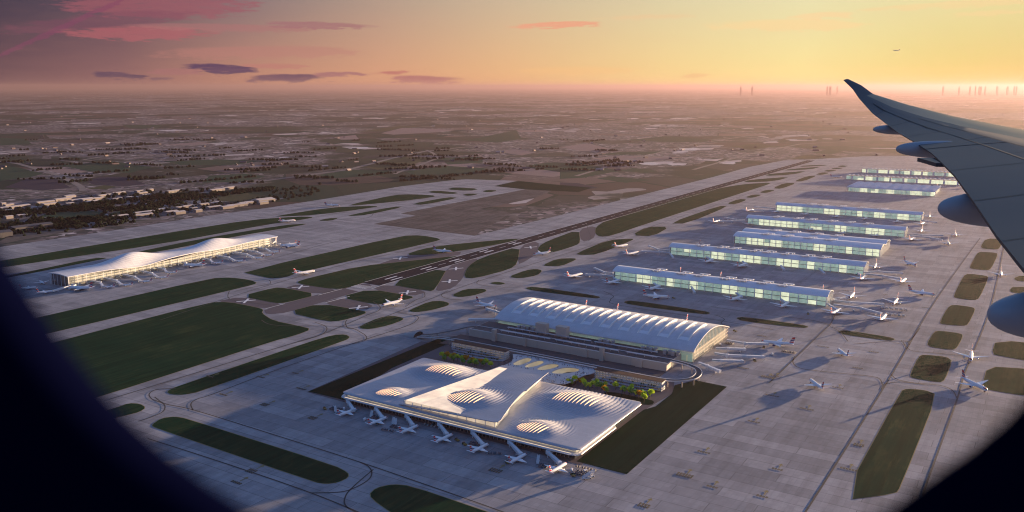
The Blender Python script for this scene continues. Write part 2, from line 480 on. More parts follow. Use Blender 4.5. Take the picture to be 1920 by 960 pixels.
# open country: fields, a dual carriageway and yards traced on the plain
for nm, a, b in (('field_green', (.018, .050, .034), (.05, .08, .05)), ('field_pink', (.22, .155, .14), (.32, .24, .22)), ('field_dark', (.040, .034, .050), (.065, .055, .07)), ('field_olive', (.055, .065, .035), (.10, .09, .05))):
    q = N(nm); f_ = q.noise(q.pos((1, .35, 1), .4), 1 / 45.0, 5.0, .65); q.bsdf(q.mix(f_, a, b), .95, spec=.05); M[nm] = q.mat
def zz(ox, oy, sc_, pts_): return [(ox + x / sc_, oy + y / sc_) for x, y in pts_]
ZA = (450, 220, 2.954); ZB = (1050, 180, 3.491); ZC = (0, 220, 3.692)
for za, k, pts_ in ((ZA, 'green', [(920,300),(1130,268),(1400,285),(1240,312),(950,318)]), (ZA, 'green', [(1110,225),(1340,218),(1345,250),(1150,262)]), (ZA, 'green', [(1580,268),(1700,250),(1920,252),(1920,335),(1720,312),(1600,288)]),
                    (ZA, 'pink', [(1500,310),(1600,280),(1860,315),(1730,330)]), (ZA, 'pink', [(1420,190),(1520,175),(1640,195),(1560,210)]), (ZA, 'pink', [(1110,260),(1200,250),(1310,268),(1230,278)]), (ZA, 'olive', [(690,275),(880,215),(1060,222),(900,285),(760,290)]),
                    (ZA, 'green', [(430,320),(600,290),(850,292),(800,320),(520,338)]), (ZA, 'green', [(1530,70),(1250,128),(1420,140),(1560,120)]), (ZA, 'olive', [(640,80),(900,45),(980,52),(800,78)]), (ZA, 'pink', [(520,110),(640,98),(660,122),(560,124)]), (ZA, 'pink', [(780,88),(900,58),(1200,70),(1100,82),(850,96)]), (ZA, 'pink', [(1530,72),(1700,70),(1705,80),(1545,82)]),
                    (ZB, 'green', [(0,445),(200,450),(390,490),(150,535),(0,542)]), (ZB, 'green', [(392,490),(480,470),(640,490),(560,505)]), (ZB, 'green', [(240,540),(340,525),(600,550),(430,568)]), (ZB, 'pink', [(200,410),(400,390),(800,400),(500,437)]), (ZB, 'pink', [(0,335),(180,310),(330,345),(150,362)]),
                    (ZB, 'olive', [(1100,330),(1300,310),(1420,330),(1250,352)]), (ZB, 'dark', [(0,565),(120,570),(250,600),(100,625),(0,602)]), (ZB, 'olive', [(1500,410),(1600,390),(1740,395),(1640,416)]), (ZB, 'green', [(1640,375),(1740,350),(1870,355),(1780,380)]), (ZB, 'green', [(230,385),(400,365),(700,362),(560,385)]), (ZB, 'green', [(420,290),(700,262),(1060,290),(780,305)]),
                    (ZC, 'dark', [(30,485),(180,428),(390,430),(490,485),(300,506)]), (ZC, 'pink', [(215,340),(370,343),(600,376),(440,394)]), (ZC, 'dark', [(600,445),(690,410),(880,412),(1010,463),(850,476),(650,466)]), (ZC, 'green', [(0,335),(120,345),(300,390),(200,415),(0,440)]), (ZC, 'green', [(400,330),(800,305),(1050,345),(900,385),(620,372)]), (ZC, 'green', [(270,690),(330,660),(560,645),(740,655),(720,690),(560,705)]), (ZC, 'green', [(760,665),(900,625),(980,640),(840,680)]),
                    (ZC, 'olive', [(600,495),(720,470),(800,478),(740,500)]), (ZC, 'green', [(1450,405),(1700,390),(1840,410),(1650,450),(1400,450)]), (ZC, 'green', [(1130,305),(1500,290),(1840,300),(1600,330),(1250,330)]), (ZC, 'pink', [(1110,192),(1400,170),(1470,180),(1350,196)]), (ZC, 'green', [(840,50),(1130,55),(1080,78),(900,75)]), (ZC, 'green', [(0,140),(180,150),(220,185),(0,195)]), (ZC, 'olive', [(1500,545),(1720,525),(1840,540),(1650,590),(1520,580)])):
    c_ = zz(*za, pts_); sheet('field', c_, .08 + .004 * (len(S.objects) % 9), M['field_' + k], 0)
def country_road(name, pix, w, mat, z):
    m = MB(); m.ribbon([G(*q, z) for q in pix], w); return tag(m.build(name, mat), kind='structure')
for k, (pix, w) in enumerate((([(380,362),(450,345),(653,318),(738,296),(795,284),(870,276),(958,271),(1083,259),(1300,247)], 34), ([(740,326),(751,321.5),(790,308),(822,296),(812,287),(799,281)], 22), ([(0,302),(35,307),(108,328),(140,343),(152,350),(156,358)], 30), ([(0,357.6),(81,359.5),(154,360.5)], 26),
                 ([(154,300),(300,276),(520,262),(700,240),(840,228)], 26), ([(1080,330),(1180,300),(1300,270),(1420,252)], 24), ([(0,295),(120,285),(300,275)], 20), ([(296,358),(330,370),(362,380),(372,390),(393,403)], 12), ([(1300,318),(1400,290),(1500,270),(1640,262)], 24))):
    country_road('country_road', pix, w, M['country_road'], .16 + .012 * k)

# paved airfield: far edge from the photograph, near edge under the aircraft
Zp = .35
far_edge = [(0, 463), (246, 427), (393, 404), (500, 390), (602, 374), (755, 349), (843, 338.5), (873, 336), (971, 339), (926, 349), (985, 355), (751, 400), (779, 404.5), (700, 420), (890, 442),
            (1050, 403.5), (1336.5, 332), (1405, 313), (1468, 301), (1535, 298), (1619, 293), (1770, 292), (2100, 290)]
pts = [G(*q, Zp) for q in far_edge]
pts = [Vector((-3000, -300, Zp)), Vector((-3000, 500, Zp)), G(-200, 490, Zp)] + pts + [Vector((2500, 4500, Zp)), Vector((2500, -300, Zp))]
me = flat_mesh('apron', pts)
me.materials.append(M['apron']); ap = bpy.data.objects.new('apron', me); COL.objects.link(ap); tag(ap, kind='structure')

# unpaved infield heath
sheet('field', [(700, 420), (779, 404.5), (751, 400), (985, 355), (1035, 358), (1000, 372), (900, 392), (960, 398), (905, 432), (890, 442)], .2, M['heath'])
sheet('field', [(926, 349), (971, 339), (1020, 344), (1110, 352), (1085, 360), (985, 355)], .25, M['dark_turf'])

# runway and worn asphalt links
def gstrip(name, pix, w, z, mat):
    m = MB(); m.ribbon([G(*q, z) for q in pix], w); return tag(m.build(name, mat), kind='structure')
A0 = G(700, 532); A1 = G(1521, 301); RD = (A1 - A0).normalized(); RN = Vector((-RD.y, RD.x, 0))
rw = MB(); rw.ribbon([A0 + RD * -8 + Vector((0, 0, .5)), A1 + Vector((0, 0, .5))], 52)
tag(rw.build('runway', M['runway']), kind='structure')
for poly in ([(400, 566), (453, 556), (534, 568), (494, 580)], [(531, 541), (560, 532), (637, 543), (600, 552)], [(600, 568), (637, 558), (703, 571), (684, 583)],
             [(694, 542), (723, 533), (806, 546), (772, 556)], [(815, 543), (841, 499), (872, 488), (900, 484), (878, 499), (868, 522), (850, 540), (825, 546)],
             [(700, 498), (759, 479), (800, 478), (865, 470), (862, 479), (760, 490)], [(975, 461), (1010, 451), (1010, 474), (985, 490), (970, 496)],
             [(1085, 430), (1117, 423), (1117, 438), (1112, 448), (1090, 454)], [(494, 580), (597, 552), (655, 536), (690, 531), (700, 538), (640, 556), (540, 586), (500, 590)]):
    sheet('taxiway', poly, .44, M['brown_asphalt'], 1)
sheet('taxiway', [(648, 541), (668, 535), (694, 541), (675, 547)], .48, M['apron'])

GRASS = [
 ([(-100,634),(72,595),(394,522),(431,520),(470,525),(483,531),(462,537),(100,623),(-100,670)],'lush'),
 ([(-100,694),(112,639),(391,567),(428,566),(480,576),(494,580),(490,587),(512,601),(560,611),(584,617),(556,628),(510,640),(255,722),(197,740),(0,804),(-100,836)],'lush'),
 ([(313,734),(330,725),(583,640),(625,628),(648,627),(656,632),(648,638),(375,734),(345,740),(320,739)],'grass'),
 ([(284,797),(303,784),(328,781),(350,785),(627,873),(652,886),(653,895),(634,904),(612,907),(591,904),(292,802)],'lush'),
 ([(692,928),(705,915),(735,908),(770,911),(900,955),(1000,990),(780,990),(710,945)],'lush'),
 ([(180,775),(219,764),(241,756),(262,757),(273,764),(262,772),(235,779),(190,790)],'grass'),
 ([(452,510),(753,442),(790,441),(828,448),(815,453),(556,512),(535,520),(508,522),(480,516)],'grass'),
 ([(555,529),(580,521),(675,499),(760,490),(862,479),(844,485),(690,527),(650,540),(625,542),(570,534)],'grass'),
 ([(759,478),(790,467),(837,459),(990,445),(935,458),(865,470),(800,478)],'grass'),
 ([(453,555),(515,539),(535,540),(597,552),(534,568),(515,568)],'grass'),
 ([(539,585),(600,569),(684,583),(686,588),(641,601),(615,603)],'lush'),
 ([(637,557),(694,542),(772,555),(774,559),(725,569),(705,571)],'lush'),
 ([(723,532),(841,499),(815,543),(806,546)],'lush'),
 ([(869,520),(878,499),(900,484),(975,461),(970,494),(955,505),(890,522)],'lush'),
 ([(673,612),(712,595),(737,592),(756,596),(755,600),(728,610),(694,617),(678,616)],'grass'),
 ([(768,581),(806,565),(828,564),(842,568),(840,573),(806,582),(781,585),(770,584)],'grass'),
 ([(850,552),(872,542),(900,541),(912,543),(910,547),(887,554),(862,557),(851,555)],'grass'),
 ([(917,531),(931,528),(949,531),(937,534)],'grass'),
 ([(953,519),(985,507),(1005,504),(1017,507),(1008,516),(975,522)],'lush'),
 ([(1018,497),(1044,485),(1078,484),(1080,487),(1052,499),(1025,499)],'lush'),
 ([(1078,476),(1140,450),(1186,447),(1187,450),(1120,477),(1090,478)],'lush'),
 ([(1184,441),(1213,425),(1256,425),(1224,443)],'lush'),
 ([(1253,419),(1348,386),(1367,386),(1288,419)],'lush'),
 ([(1362,382),(1385,373),(1402,374),(1379,383)],'grass'),([(1397,370),(1411,365),(1430,365),(1411,371)],'grass'),
 ([(1423,361),(1437,356),(1455,356),(1437,362)],'grass'),([(1448,353),(1471,343),(1494,343),(1465,354)],'lush'),
 ([(1488,340),(1514,330),(1533,329),(1506,340)],'lush'),([(1528,327),(1543,323),(1556,324),(1541,328)],'lush'),
 ([(1543,321),(1554,318),(1570,319),(1557,322)],'lush'),([(1557,316),(1569,314),(1582,315),(1570,317.5)],'lush'),([(1570,312),(1577,310),(1592,311),(1580,313.5)],'lush'),
 ([(1116,438),(1117,426),(1135,414),(1325,357),(1394,345),(1448,342),(1437,347),(1210,420),(1146,442),(1125,444)],'grass'),
 ([(1392,342),(1405,337),(1485,331),(1451,340)],'grass'),([(1432,330),(1445,325.5),(1517,320),(1485,327.5)],'grass'),
 ([(1468,320),(1480,317),(1543,312),(1520,317.5)],'grass'),([(1497,313),(1508,310),(1554,309),(1543,311)],'grass'),
 ([(1008,474),(1010,462),(1026,452),(1085,430),(1088,454),(1080,460),(1042,472),(1020,475)],'lush'),
 ([(984,540),(1000,537),(1110,553),(1127,557),(1118,560),(1000,545)],'lush'),([(1168,566),(1185,563),(1320,583),(1333,587),(1322,590),(1180,571)],'lush'),
 ([(1379,596),(1395,594),(1505,609),(1517,613),(1505,615),(1392,602)],'lush'),([(1570,621),(1585,619),(1668,632),(1679,636),(1668,639),(1580,627)],'lush'),
 ([(1577,939),(1690,733),(1700,729),(1733,731),(1757,740),(1687,914),(1679,925)],'lush'),
 ([(1706,704),(1723,668),(1733,665),(1775,669),(1785,677),(1771,712),(1762,717),(1712,709)],'lush'),
 ([(1738,645),(1752,622),(1762,620),(1802,625),(1805,631),(1794,652),(1785,656),(1746,651)],'lush'),
 ([(1762,605),(1777,577),(1787,571),(1825,576),(1828,581),(1815,608),(1806,611),(1767,608)],'lush'),
 ([(1788,555),(1807,517),(1816,513),(1850,517),(1853,521),(1836,559),(1827,563),(1792,559)],'lush'),
 ([(1818,501),(1832,475),(1839,472),(1869,474),(1870,479),(1858,504),(1850,507),(1822,504)],'lush'),
 ([(1839,462),(1849,447),(1882,448),(1874,465),(1869,468),(1843,466)],'lush'),
 ([(1860,664),(1868,637),(2000,650),(2000,690),(1880,668)],'grass'),([(1842,725),(1852,687),(1921,691),(2000,700),(2000,745),(1921,742),(1848,730)],'grass'),
 ([(1893,544),(1900,537),(2000,540),(2000,560),(1898,549)],'lush'),([(1900,522),(1915,516),(2000,520),(2000,530),(1910,528)],'grass'),([(1908,497),(1925,450),(2000,450),(2000,505)],'grass'),
 ([(-60,500),(12,487),(312,437),(470,412),(560,406),(592,407),(560,413),(500,421),(312,456),(19,499),(-60,512)],'grass'),
 ([(244,475),(375,448),(531,422),(578,419),(562,423),(437,444),(297,472),(250,477)],'grass'),
 ([(16,517),(175,484),(203,483),(187,487),(19,520),(-60,532),(-60,528)],'grass'),
 ([(514,405.5),(619,389),(687,386),(712,386.5),(687,391),(592,403),(525,406)],'grass'),([(650,385),(738,365.5),(772,364),(824,367),(782,374),(670,385)],'grass'),
 ([(651,404),(738,387.5),(758,387.5),(687,403),(660,405)],'grass'),([(595.5,413.6),(616,409),(636,409),(619,414)],'grass'),
 ([(768,383),(839,369.6),(861,370.6),(795,384)],'grass'),([(799,360.5),(816,357),(863,361.5),(846,364)],'grass'),([(836,355),(853,351),(900,354),(880,358)],'grass'),
 ([(866,365.6),(876.5,363),(898.5,363.5),(880,367.6)],'grass'),([(903.6,358.8),(914,356),(934,357),(917,361)],'grass'),
]
for poly, k in GRASS:
    sheet('grass_island', poly, .62, M[k], 1)
    # pale worn rim of the island
    c = [G(*q, .55) for q in poly]; cen = sum(c, Vector()) / len(c)
    rim = []
    n = len(c)
    for i in range(n):
        a, b = c[i], c[(i + 1) % n]; rim += [a * .78 + b * .22, a * .22 + b * .78]
    d2 = [rim[(i + 1) % len(rim)] - rim[i - 1] for i in range(len(rim))]
    sg = 1 if sum(rim[i].x * rim[(i + 1) % len(rim)].y - rim[(i + 1) % len(rim)].x * rim[i].y for i in range(len(rim))) > 0 else -1
    out = []
    for i, p in enumerate(rim):
        d = d2[i]; nn = Vector((d.y, -d.x, 0)).normalized() * sg; out.append(p + nn * 1.0)
    rm = MB()
    for i in range(len(rim)):
        j = (i + 1) % len(rim); rm.quad((rim[i], out[i], out[j], rim[j]) if sg > 0 else (rim[j], out[j], out[i], rim[i]))
    tag(rm.build('grass_edge_line', M['edge_line']), kind='structure')
sheet('dark_lawn', [(578, 734), (645, 750), (735, 690), (850, 640), (860, 630), (826, 633)], .64, M['dark_turf'])
sheet('dark_lawn', [(1081, 865), (1175, 889), (1363, 725), (1305, 713), (1265, 722), (1260, 738), (1229, 762), (1207, 768)], .64, M['dark_turf'])

# painted lines on the pavement
LN = [[(1490,980),(1510,960),(1671,704),(1754,564),(1838,446)],[(1730,930),(1742,893),(1794,750),(1810,697),(1860,568),(1885,448)],[(1442,718),(1544,620),(1556,609),(1566,590)],
 [(1490,668),(1487,680),(1500,690),(1540,696),(1600,702),(1645,708),(1655,722)],[(1671,702),(1682,711),(1710,717),(1760,722),(1785,731),(1794,746)],[(1652,730),(1660,720),(1690,716),(1740,722)],
 [(1700,655),(1690,640),(1660,640),(1600,645)],[(1556,609),(1520,600),(1440,590),(1333,575)],[(1556,612),(1575,622),(1590,640)],[(1725,615),(1705,640),(1690,645),(1560,612)],[(1700,650),(1712,658),(1760,662),(1820,668)],
 [(277,822),(420,868),(583,924),(700,972)],[(290,744),(310,757),(365,769),(520,817),(674,866),(860,930),(960,966)],[(674,866),(690,874),(697,885),(692,898),(670,912),(640,922),(583,924)],
 [(330,728),(295,730),(280,738),(285,748),(305,756),(309,765),(300,775),(260,790)],[(700,880),(665,910),(648,930),(650,950),(690,970)],[(667,642),(520,693),(401,738),(370,748),(358,757),(362,769)],
 [(204,749),(547,644),(600,628),(640,612),(668,600),(690,590)],[(590,604),(611,612),(610,622),(590,632),(547,644)],[(490,600),(520,610),(640,612),(680,625),(686,637),(660,645)],
 [(300,600),(470,545),(640,497),(760,470),(870,445)],[(430,545),(430,560),(470,567),(510,572)],[(505,525),(506,532),(480,537),(440,546)],[(70,545),(420,505),(620,455),(740,430),(890,400)],
 [(690,590),(710,582),(712,574),(700,566)],[(650,600),(648,608),(665,615),(745,585),(860,540),(945,512),(1040,482),(1180,438),(1330,388),(1480,337),(1580,305)],[(745,585),(780,592),(782,600),(760,612),(667,642)],
 [(795,548),(796,556),(780,562),(760,575)],[(840,545),(827,553),(840,560),(865,562)],[(898,525),(895,532),(920,536),(970,540)],[(1130,545),(1150,555),(1145,562),(1160,572),(1330,598),(1450,618)],[(1340,590),(1358,598),(1352,606),(1370,612)],
 [(30,470),(300,433),(560,393),(740,363),(880,345)],[(60,505),(250,470),(420,433),(560,412),(760,377),(900,350)],[(700,400),(690,408),(640,415),(600,416)],[(1100,420),(1103,432),(1108,445),(1103,452)]]
lm = MB()
for q in LN:
    c = [G(*a, .72) for a in q]
    # Catmull-Rom through the points
    pts = []
    for i in range(len(c) - 1):
        p0, p1, p2, p3 = c[max(i - 1, 0)], c[i], c[i + 1], c[min(i + 2, len(c) - 1)]
        nseg = 6
        for s in range(nseg):
            t = s / nseg
            pts.append(.5 * ((2 * p1) + (p2 - p0) * t + (2 * p0 - 5 * p1 + 4 * p2 - p3) * t * t + (3 * p1 - p0 - 3 * p2 + p3) * t ** 3))
    pts.append(c[-1])
    lm.ribbon(pts, 2.2 if LN.index(q) in (0, 1, 2) else 1.7)
tag(lm.build('taxiway_markings', M['line']), kind='structure')
wm = MB()
def cross(px, py, L, W, tilt=.6):
    c = G(px, py, .74); d = RD
    for s in (-1, 1):
        a = Vector((d.x * cos(tilt * s) - d.y * sin(tilt * s), d.x * sin(tilt * s) + d.y * cos(tilt * s), 0))
        wm.ribbon([c - a * L / 2 + Vector((0, 0, .01 * s)), c + a * L / 2 + Vector((0, 0, .01 * s))], W)
for q in [(563.5,538),(461.5,564),(672,576.5),(764,548),(855,503.5),(843,527),(750.6,484),(995,463.5)]: cross(*q, 40, 5)
for q in [(738.5,521.5),(804,503),(857,488.5),(912,471),(965,456)]:
    c = G(*q, .74)
    for s in (-1, 1): wm.ribbon([c + RN * 9 * s - RD * 22, c + RN * 9 * s + RD * 22], 5)
for k in range(60):
    c = A0 + RD * (250 + k * 72) + Vector((0, 0, .74)); wm.ribbon([c, c + RD * 34], 1.4)
for s in (-1, 1): wm.ribbon([A0 + RN * 27.5 * s + Vector((0, 0, .74)), A1 + RN * 27.5 * s + Vector((0, 0, .74))], 1.6)
for k in range(8):
    c = G(672, 539, .74) + RN * (k - 3.5) * 5.5; wm.ribbon([c - RD * 3, c + RD * 24], 2.2)
for k in range(14):
    for (a, b) in (((598, 553), (640, 542)), ((612, 567), (654, 556)), ((698, 541), (722, 533)), ((500, 578), (532, 570))):
        t = k / 13; p = G(a[0] + (b[0] - a[0]) * t, a[1] + (b[1] - a[1]) * t, .74); wm.box((p.x, p.y, .76), (2.2, 5.0, .04))
for k in range(12):
    p = G(1500 + k * 7, 845 - k * 14, .74)
tag(wm.build('runway_markings', M['white_paint']), kind='structure')
# stand markings: dark blocks with yellow arrows and bars
sm_ = MB()
for px, py in [(1416,791),(1285,893),(1338,913),(1432,931),(1208,950),(1322,848),(1460,880),(1515,767),(1573,727),(1450,742),(1455,705),(1612,836),(1594,880),(395,706),(490,707),(566,729),(555,700),(929,884),(990,840),
               (420,740),(495,760),(585,785),(470,885),(445,905),(1020,760),(1440,708),(1395,690),(1640,660),(1700,640),(1650,600),(1738,577),(1590,545),(1660,552),(1500,560),(1250,620),(1430,630),(1545,650),(1610,690)]:
    c = G(px, py, .74); n = random.choice((4, 5, 5, 6)); rows = random.choice((1, 1, 2)) if py > 700 else 1
    for r in range(rows):
        for k in range(n):
            sm_.box((c.x + (k - n / 2) * 3.4, c.y + r * 5.2, .76), (2.4, 4.2, .05), 0)
            sm_.box((c.x + (k - n / 2) * 3.4, c.y + r * 5.2, .80), (.8, 2.4, .03), 1)
    if py > 690:
        sm_.box((c.x - 1, c.y + rows * 5 + 5, .76), (1.2, 10, .05), 1)
        n0 = len(sm_.v)
        sm_.quad(((c.x - 4, c.y + rows * 5 + 8, .79), (c.x + 2, c.y + rows * 5 + 8, .79), (c.x - 1, c.y + rows * 5 + 13, .79)), 1)
tag(sm_.build('stand_markings', [M['dark_paint_and_shade'], M['edge_line']]), kind='structure')
# ------------------------------------------------------------------ common materials
M['white'] = plain('white_panel', (.72, .72, .74), .45, vary=.05)
M['plane_white'] = plain('aircraft_white', (.78, .78, .80), .3, vary=.04, coat=.2)
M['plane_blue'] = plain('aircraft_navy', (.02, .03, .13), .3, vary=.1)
M['red'] = plain('tail_red', (.52, .025, .035), .35, vary=.08)
M['navy'] = plain('tail_navy', (.025, .04, .17), .35, vary=.08)
M['tyre'] = plain('tyre_rubber', (.02, .02, .022), .8)
M['dark_glass'] = plain('dark_glass', (.03, .04, .055), .12, spec=.6, vary=.2)
M['wing_grey'] = plain('wing_grey', (.062, .052, .060), .55, spec=.2, vary=.12, scale=1.3)
M['wing_dark'] = plain('wing_seam', (.035, .035, .04), .7)
M['pod_grey'] = plain('pod_grey', (.36, .35, .38), .5, vary=.1, scale=1.3)
M['slat'] = plain('gold_reflection_metal', (.15, .085, .038), .40, .75, spec=.2, vary=.12, scale=1.1)  # golden sky reflection is put into the metal's brown base colour
M['beige'] = plain('beige_cladding', (.47, .40, .35), .7, vary=.1, scale=.06)
M['grey'] = plain('grey_concrete', (.33, .32, .32), .8, vary=.15, scale=.1)
def panelled(name, col, rough, bw, rh):
    m = N(name); p = m.pos()
    b = m.n('TexBrick', i_Scale=1.0, i_Mortar_Size=.16, i_Brick_Width=bw, i_Row_Height=rh)
    for k, f in (('Color1', .95), ('Color2', 1.04), ('Mortar', .80)): b.inputs[k].default_value = (*[c * f for c in col], 1)
    m.l(p, b.inputs['Vector'])
    d = m.noise(p, .03, 5.0, .65)
    c = m.mix(1.0, b.outputs[0], m.ramp(d, [(.25, (.88, .88, .90)), (.7, (1.05, 1.05, 1.05))]), 'MULTIPLY')
    m.bsdf(c, rough); return m.mat
M['roof_white'] = panelled('roof_white', (.42, .42, .46), .38, 18.0, 6.0)
M['roof_grey'] = plain('roof_grey', (.74, .74, .78), .42, vary=.07, scale=.05)

# ------------------------------------------------------------------ cabin window surround (out of focus, close to the eye)
def CAMP(px, py, d):
    u = (px - 960) / F * d; v = (480 - py) / F * d
    return CL(u, d * cos(P) + v * sin(P), -d * sin(P) + v * cos(P))
op = [(-150,-700),(-150,150),(-120,300),(-62,392),(8,478),(60,556),(122,645),(183,722),(244,787),(313,849),(392,908),(470,958),(600,1040),(800,1100),(1060,1122),(1300,1100),(1500,1040),(1667,952),(1754,886),(1817,842),(1879,790),(1920,748),(1990,660),(2050,540),(2080,400),(2080,-700),(1900,-900),(40,-900)]
tot = []
for i in range(len(op)):
    a, b = op[i], op[(i + 1) % len(op)]
    tot.append(a); tot.append(((a[0] + b[0]) / 2, (a[1] + b[1]) / 2))
def ringp(e, d, lim=None):
    out = []
    for x, y in tot:
        X = 965 + (x - 965) * e; Y = 200 + (y - 200) * e
        out.append(CAMP(X, Y, d))
    return out
ws = thing('window_surround', 'dark rounded cabin window surround framing the lower corners of the view', 'window frame', CAMP(965, 1400, .16))
bpy.context.view_layer.update()
def shift(mb, o):
    l = o.location; mb.v = [(x - l.x, y - l.y, z - l.z) for x, y, z in mb.v]; return mb
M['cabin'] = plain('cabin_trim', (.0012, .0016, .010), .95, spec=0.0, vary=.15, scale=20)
mb = MB(); mb.loft([ringp(1.9, .150), ringp(1.45, .146), ringp(1.10, .150), ringp(1.015, .157), ringp(1.0, .163)], caps=False)
shift(mb, ws).build('trim_panel', M['cabin'], ws, smooth=True)
mb = MB(); mb.loft([ringp(1.0, .163), ringp(1.03, .185), ringp(1.35, .19), ringp(1.9, .19)], caps=False)
shift(mb, ws).build('window_reveal', M['cabin'], ws, smooth=True)

# ------------------------------------------------------------------ the wing outside the window
ST = [  # out of the window (m), trailing edge right/up, leading edge right/up
 (5.0, (3.58, -1.46), (11.5, -1.28)), (7.0, (4.22, -1.47), (11.3, -1.29)), (8.5, (4.83, -1.46), (11.15, -1.29)), (10.5, (5.58, -1.31), (11.0, -1.26)), (12.0, (6.13, -1.20), (10.9, -1.21)), (14.6, (7.05, -1.10), (10.72, -1.10)),
 (16.5, (7.60, -1.02), (10.6, -.98)), (18.5, (8.16, -.95), (10.40, -.82)), (20.0, (8.56, -.84), (10.15, -.68)), (22.0, (9.04, -.665), (9.92, -.45)), (24.0, (9.47, -.333), (9.84, -.20)), (25.3, (9.78, -.09), (10.02, .03)), (26.5, (9.93, .19), (10.08, .22))]
def wst(Y):
    for i in range(len(ST) - 1):
        if ST[i][0] <= Y <= ST[i + 1][0]:
            t = (Y - ST[i][0]) / (ST[i + 1][0] - ST[i][0]); a, b = ST[i], ST[i + 1]
            m = lambda p, q: (p[0] + (q[0] - p[0]) * t, p[1] + (q[1] - p[1]) * t)
            return m(a[1], b[1]), m(a[2], b[2])
    return (ST[-1][1], ST[-1][2])
UP = [(0, .0), (.12, .010), (.25, .020), (.40, .030), (.55, .036)]
NOSE = [(.55, .036), (.64, .038), (.70, .0375), (.76, .034), (.84, .028), (.91, .019), (.96, .009), (.99, .0), (1.0, -.008), (.99, -.016), (.95, -.024), (.88, -.030), (.76, -.038)]
LO = [(.76, -.038), (.55, -.042), (.3, -.028), (0, -.006)]
WS = wing_root = thing('airliner_wing', 'grey airliner wing with upturned tip and pods under its trailing edge, outside the cabin window', 'aircraft wing', CL(7, 8, -1.4))
def wpt(Y, f, h, off=0.0):
    te, le = wst(Y); c = hypot(le[0] - te[0], le[1] - te[1])
    return CL(te[0] + (le[0] - te[0]) * f, Y, te[1] + (le[1] - te[1]) * f + h * min(c, 6) + off)
YS = [5, 6, 7, 8.5, 9.5, 10.5, 12, 13.3, 14.6, 16.5, 18.5, 20, 21, 22, 23, 24]
mb = MB(); mb.loft([[wpt(Y, f, h) for f, h in UP + LO] for Y in YS])
def uh(f):
    for i in range(len(UP) - 1):
        if UP[i][0] <= f <= UP[i + 1][0]:
            return UP[i][1] + (UP[i + 1][1] - UP[i][1]) * (f - UP[i][0]) / (UP[i + 1][0] - UP[i][0])
    return UP[-1][1]
def seam(pts, w):
    """groove on the skin; pts are (Y, fraction)"""
    P3 = []
    for i in range(len(pts) - 1):
        for s in range(6):
            t = s / 6; P3.append((pts[i][0] + (pts[i + 1][0] - pts[i][0]) * t, pts[i][1] + (pts[i + 1][1] - pts[i][1]) * t))
    P3.append(pts[-1])
    c = [wpt(Y, f, uh(f), .006) for Y, f in P3]
    mb.ribbon(c, w, mi=1)
seam([(5, .26), (10.5, .26), (15.2, .28), (23, .30)], .035); seam([(5, .42), (10.5, .40), (15.2, .42), (20, .45)], .018); 
for Y in (8.2, 10.2, 12.4, 17.4, 19.5, 21.6): seam([(Y, .0), (Y + .25, .28)], .022)
for Y in (9.3, 11.6, 13.8, 16.0): seam([(Y, .28), (Y + .2, .42)], .018)
for Y in (7.4, 10.8, 14.0, 18.0): seam([(Y, .42), (Y, .54)], .014)
seam([(15.2, 0), (15.3, .42)], .06)
mb.build('wing_skin', [M['wing_grey'], M['wing_dark']], None, angle=40)
o = bpy.data.objects['wing_skin']
def adopt(o, parent):
    o.parent = parent; o.matrix_parent_inverse = Matrix.Translation(parent.location).inverted()
    return o
adopt(o, WS)
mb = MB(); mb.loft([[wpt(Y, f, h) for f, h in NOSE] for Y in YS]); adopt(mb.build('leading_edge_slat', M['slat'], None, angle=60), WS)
mb = MB(); mb.loft([[wpt(Y, f, h) for f, h in UP[:-1] + NOSE + LO[1:]] for Y in (24.0, 24.4, 24.9, 25.3, 25.7, 26.1, 26.5)]); adopt(mb.build('winglet', M['wing_grey'], None, angle=50), WS)
def pod(x, Y, z, L, w, h, name='flap_track_fairing'):
    rings = []
    n = 30
    for i in range(n + 1):
        t = .5 - .5 * cos(pi * i / n); r = max(.01, sin(pi * t ** .66) ** .60) if 0 < t < 1 else .01
        cx = x + L * t; rings.append([CL(cx, Y + w * r * cos(2 * pi * k / 20), z + .10 * L * .3 * (1 - t) ** 2 * .3 + h * r * sin(2 * pi * k / 20)) for k in range(20)])
    m = MB(); m.loft(rings); adopt(m.build(name, M['pod_grey'], None, smooth=True), WS)
pod(8.26, 20, -.98, 2.0, .11, .115); pod(7.06, 16, -1.15, 2.6, .15, .16); pod(5.46, 11, -1.56, 3.3, .21, .25); pod(3.98, 7, -1.90, 3.6, .26, .27)
m = MB(); m.prism([tuple(CL(6.55, 13.4, 0))[:2], tuple(CL(6.95, 13.3, 0))[:2], tuple(CL(7.0, 14.4, 0))[:2], tuple(CL(6.72, 14.4, 0))[:2]], H - 1.22, H - 1.16); adopt(m.build('vortex_tab', M['wing_grey'], None), WS)
